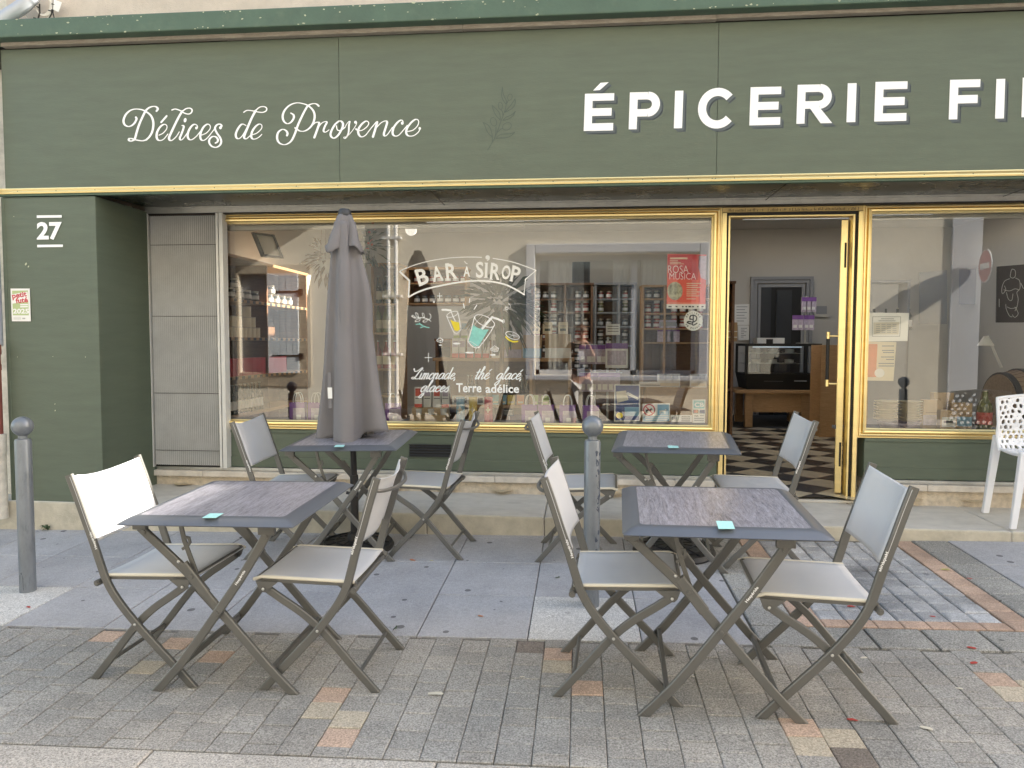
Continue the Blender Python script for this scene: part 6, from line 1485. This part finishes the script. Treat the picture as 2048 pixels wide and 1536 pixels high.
for (xa,xb) in ((wx0+.25,wx0+1.0),(wx0+1.6,wx0+2.05),(wx1-1.1,wx1-.35)):
    n = 24; b.ring([[(xa+(xb-xa)*k/n,-4.5+.04*math.sin(k*1.7)+.02*math.sin(k*.6),z) for k in range(n+1)] for z in (wz0+.05,wz1-.05)],False,False,False)
b.build('curtain',M['paper'],w_)
b = MB(); b.box(-13,xe-.56,-5.6,-5.5,-.4,8.9); b.build('unlit_room_panel',M['black'],ob)  # black sheet puts the unlit room's darkness into its colour
# shutters and the raw plaster round the little window
b = MB(); b.box(sx0,sx1,-4.2,-4.12,sz0,sz1)
for k in range(9): x = sx0+(sx1-sx0)*k/9; b.box(x,x+.01,-4.12,-4.115,sz0,sz1)
b.build('dark_shutter',M['grey'],ob)
b = MB(); x0,x1 = mir(538,600).x,mir(599,600).x
for k in range(5): a = x0+(x1-x0)*k/5; b.box(a+.004,a+(x1-x0)/5-.004,Yw+.05,Yw+.09,sz0,sz1)
b.box(x0,x1,Yw+.045,Yw+.05,sz0,sz1); so = b.build('pale_shutter',M['shutterw'],ob)
b = MB()
for z in (sz0+.35,sz1-.40): b.box(x0+.1,x1+.05,Yw+.092,Yw+.105,z,z+.03); b.box(x1+.02,x1+.09,Yw+.03,Yw+.12,z-.05,z+.07)
b.build('hinge',M['black'],so)
b = MB(); xa,xb,za,zb = mir(468,600).x,mir(622,600).x,mir(500,772).z,mir(500,530).z
b.box(xa,sx0,Yw-.01,Yw+.035,za,zb); b.box(sx1+.0,xb,Yw-.01,Yw+.035,za,zb); b.box(sx0,sx1,Yw-.01,Yw+.035,sz1,zb); b.box(sx0,sx1,Yw-.01,Yw+.035,za,sz0); b.build('rough_patch',M['oppraw'],ob,bevel=.01)
b = MB()
for x in (780,795): p = mir(x,600); b.tube([(p.x,Yw+.12,-.3),(p.x,Yw+.12,8.8)],.045,12)
for z in (1.2,2.4,3.6): p = mir(787,600); b.box(p.x-.2,p.x+.2,Yw+.02,Yw+.17,z,z+.05)
b.build('downpipe',M['white'],ob,smooth=True)
zb_ = 4.05; xb_ = mir(652,445).x; b = MB(); b.box(-11,xb_,-4.0,-2.9,zb_,zb_+.16); b.build('added_balcony',M['oppgrey'],ob)  # unseen balcony added to cast the slanting shade on the wall
b = MB(); x = -11
while x < xb_: b.box(x,x+.02,-2.94,-2.92,zb_+.16,zb_+1.0); x += .12
b.box(-11,xb_,-2.95,-2.90,zb_+1.0,zb_+1.05); b.build('added_balcony_rail',M['charcoal'],ob)
b = MB(); b.box(-16,11,-4.02,-2.9,-.18,-.02); o = struct(b.build('far_pavement',M['border']))
# no-entry sign on the corner
ns = thing('no_entry_sign',(xe+.12,-3.55,-.1),'round red no entry sign with a white bar across the street','sign')
c = mir(1972,532,14.6); b = MB(); rot = Matrix.Rotation(R(98),3,'Z')
def dsc(bb,r,t0,t1): 
    L = [[c+rot@Vector((r*math.cos(2*PI*k/32),t,r*math.sin(2*PI*k/32))) for k in range(32)] for t in (t0,t1)]; bb.ring(L)
dsc(b,.31,0,.02); b.build('rim',M['white'],ns); b = MB(); dsc(b,.29,.02,.024); b.build('red_disc',M['red'],ns)
b = MB(); L = [c+rot@Vector((x,.027,z)) for x,z in ((-.22,-.055),(.22,-.055),(.22,.055),(-.22,.055))]; b.add(L,[(0,1,2,3)]); b.build('white_bar',M['white'],ns)
b = MB(); b.tube([(c.x,c.y,c.z-.05),(xe-.02,c.y,c.z-.05)],.02,8); b.build('bracket',M['alu'],ns)
# further houses; the two right of the shop are added to shape the sunlight
for (x0,x1,y0,y1,h,m,lab) in ((9.8,34,-16,-4.4,10,'render','tall plastered house beyond the side street, mirrored at the right'),(12.0,34,4.86,15,8.6,'render','taller house further along the shop side of the street'),(6.21,12,4.95,14,3.93,'render','low plastered house next to the shop on its right'),(-16,-4.08,4.97,14,6.5,'pipewhite','grey rendered house next to the shop on its left')):
    b = MB(); b.box(x0,x1,y0,y1,-.5,h); t = thing('house',((x0+x1)/2,(y0+y1)/2,0),lab,'building'); b.build('wall',M[m],t)
    b = MB(); yf = y0-.02 if y0 > 0 else y1+.02; x = x0+1.2
    while x < x1-1.6 and lab[0] != 'g':
        for z in (1.0,4.2): 
            if z+1.9 < h: b.box(x,x+1.1,min(yf,yf+.0)-.02,yf+.02,z,z+1.8)
        x += 3
    if b.v: b.build('window',M['charcoal'],t)
for x,lab in ((3.13,'grey bollard out to the right, seen mirrored in the right hand window'),(6.2,'grey bollard furthest right along the pavement')):
    o = copy_tree(bo); o.location = (x,3.6,gz(x,3.6)-.006); tag(o,lab,'bollard','bollards along the pavement')

# ================================================================== THE PHOTOGRAPHER (mirrored in the first window)
pe = thing('person',(0,-.33,gz(0,-.33)),'person in dark jacket and white trousers holding up a phone','person')
def skin(name,V,Ed,rad,m,parent,root=0,sub=2):
    me = bpy.data.meshes.new(name); o_ = WL[parent]; me.from_pydata([tuple(Vector(v)-o_) for v in V],Ed,[]); o = bpy.data.objects.new(name,me); COL.objects.link(o); o.parent = parent; WL[o] = o_
    md = o.modifiers.new('skin','SKIN'); md.use_smooth_shade = True
    for i,r in enumerate(rad): me.skin_vertices[0].data[i].radius = (r,r) if not isinstance(r,tuple) else r
    me.skin_vertices[0].data[root].use_root = True
    s_ = o.modifiers.new('sub','SUBSURF'); s_.levels = sub; s_.render_levels = sub; me.materials.append(m); return o
V = [(0,-.36,.92),(0,-.37,1.10),(0,-.36,1.30),(0,-.34,1.44),(0,-.31,1.505),(0,-.285,1.56),(0,-.28,1.62),(0,-.29,1.69)]
rd = [(.15,.11),(.13,.095),(.155,.105),(.11,.075),.052,(.062,.07),(.078,.092),(.062,.075)]
Ed = [(i,i+1) for i in range(7)]
def add(parent,pts,rs):
    k = parent
    for p,r in zip(pts,rs): V.append(p); rd.append(r); Ed.append((k,len(V)-1)); k = len(V)-1
    return k
hips = {}
for s in (-1,1):
    add(0,[(s*.095,-.36,.84),(s*.11,-.34,.50),(s*.115,-.37,.10),(s*.12,-.30,.035),(s*.125,-.20,.025)],[.088,.058,.036,.036,.03])
    wr = add(3,[(s*.175,-.33,1.40),(s*.245,-.24,1.16),(s*.125 if s > 0 else -.165,-.055,1.395)],[.058,.042,.027])
    wp = Vector(V[wr]); pm = wp+Vector((-s*.012,.022,.035)); add(wr,[tuple(pm)],[.028])
    pi_ = len(V)-1
    for f in range(4):
        q0 = pm+Vector((-s*.004+s*.006*f,.008-.006*f,.030-.016*f)); L = (.030,.034,.031,.025)[f]
        add(pi_,[tuple(q0),tuple(q0+Vector((-s*L,.010,.006))),tuple(q0+Vector((-s*L*1.7,-.002,.004)))],[.0095,.0085,.0075])
    add(pi_,[tuple(wp+Vector((-s*.006,-.004,.030))),tuple(wp+Vector((-s*.034,-.010,.045)))],[.0105,.009])
skin('body',V,Ed,rd,M['skin'],pe,0)
skin('jacket',[(0,-.36,.88),(0,-.37,1.10),(0,-.36,1.30),(0,-.345,1.43)]+[(s*x,y,z) for s in (-1,1) for x,y,z in ((.178,-.335,1.405),(.25,-.24,1.16),(.20,-.14,1.29))],[(0,1),(1,2),(2,3),(3,4),(4,5),(5,6),(3,7),(7,8),(8,9)],[(.165,.125),(.145,.11),(.17,.12),(.115,.082),.066,.056,.05,.066,.056,.05],M['jacket'],pe,0)
b = MB(); b.ring([[(-.035,-.262,1.42),(.035,-.262,1.42)],[(-.06,-.228,1.2),(.06,-.228,1.2)],[(-.055,-.222,.95),(.055,-.222,.95)]],False,False,False); b.build('shirt_front',M['shirt'],pe)
skin('trousers',[(0,-.36,.93),(-.1,-.36,.83),(-.112,-.34,.50),(-.115,-.365,.27),(.1,-.36,.83),(.112,-.34,.50),(.115,-.365,.27)],[(0,1),(1,2),(2,3),(0,4),(4,5),(5,6)],[(.16,.12),.10,.078,.07,.10,.078,.07],M['trouser'],pe,0)
b = MB(); b.sphere((0,-.305,1.655),(.092,.105,.105),18); b.sphere((0,-.375,1.56),(.075,.05,.10),14); b.build('hair',M['hair'],pe,smooth=True)
b = MB(); b.sphere((0,-.203,1.610),(.012,.018,.022),10); b.build('nose',M['skin'],pe,smooth=True); b = MB(); b.sphere((0,-.208,1.572),(.026,.008,.007),10); b.build('mouth',M['red'],pe,smooth=True)
b = MB()
for s in (-1,1): b.sphere((s*.034,-.204,1.640),(.028,.010,.020),12); b.tube([(s*.06,-.21,1.645),(s*.088,-.29,1.645)],.004,6)
b.tube([(-.01,-.200,1.645),(.01,-.200,1.645)],.004,6); b.build('dark_glasses',M['black'],pe,smooth=True)
b = MB()
for s in (-1,1): b.sphere((s*.084,-.29,1.615),(.010,.020,.030),10)
b.build('ear',M['skin'],pe,smooth=True)
b = MB()
for s in (-1,1): b.box(s*.12-.045,s*.12+.045,-.42,-.165,gz(0,-.3)-.002,.055)
b.build('shoe',M['jacket'],pe,bevel=.02,seg=3)
b = MB(); b.box(-.155,.11,-.018,-.009,CH-.058,CH+.018) if False else b.box(-.142,.012,-.019,-.010,CH-.062,CH+.012); o = b.build('mobile_phone',M['black'],None,org=(-.065,-.015,CH-.062),bevel=.003); tag(o,'black phone held up sideways in both hands by the mirrored person','phone')

# ================================================================== LIGHT, SKY, CAMERA
S = Vector((1,.32,.573)).normalized()
sd_ = bpy.data.lights.new('sun','SUN'); sd_.energy = 5.0; sd_.angle = R(.55); sd_.color = (1,.93,.82)
so_ = bpy.data.objects.new('sun',sd_); COL.objects.link(so_); so_.location = (10,2,8); so_.rotation_mode = 'QUATERNION'; so_.rotation_quaternion = S.to_track_quat('Z','Y')
wd_ = bpy.data.worlds.new('World'); sc.world = wd_; wd_.use_nodes = True; nt = wd_.node_tree
sk = nt.nodes.new('ShaderNodeTexSky'); sk.sky_type = 'NISHITA'; sk.sun_disc = False; sk.sun_elevation = math.asin(S.z); sk.sun_rotation = math.atan2(S.x,S.y); sk.dust_density = 1.6; sk.ozone_density = 1.0
wb = nt.nodes.new('ShaderNodeMix'); wb.data_type = 'RGBA'; wb.blend_type = 'MULTIPLY'; wb.inputs['Factor'].default_value = 1; wb.inputs['B'].default_value = (1.0,.92,.80,1)
nt.links.new(sk.outputs[0],wb.inputs['A']); nt.links.new(wb.outputs['Result'],nt.nodes['Background'].inputs[0]); nt.nodes['Background'].inputs[1].default_value = .15
cd = bpy.data.cameras.new('camera'); co = bpy.data.objects.new('camera',cd); COL.objects.link(co); sc.camera = co
cd.sensor_width = 36; cd.lens = 36*CF/2048; cd.clip_start = .02; cd.clip_end = 400
co.matrix_world = Matrix(((_r.x,_u.x,-_f.x,0),(_r.y,_u.y,-_f.y,0),(_r.z,_u.z,-_f.z,CH),(0,0,0,1)))
sc.view_settings.view_transform = 'Standard'; sc.view_settings.look = 'None'; sc.view_settings.exposure = 2.15; sc.view_settings.gamma = 1
sc.render.engine = 'CYCLES'; cy = sc.cycles; cy.use_denoising = True
try: cy.denoiser = 'OPENIMAGEDENOISE'
except Exception: pass
cy.max_bounces = 9; cy.diffuse_bounces = 5; cy.glossy_bounces = 5; cy.transparent_max_bounces = 14; cy.transmission_bounces = 4; cy.sample_clamp_indirect = 8; cy.caustics_refractive = False
for o in bpy.data.objects:
    if '_u' in o: del o['_u']
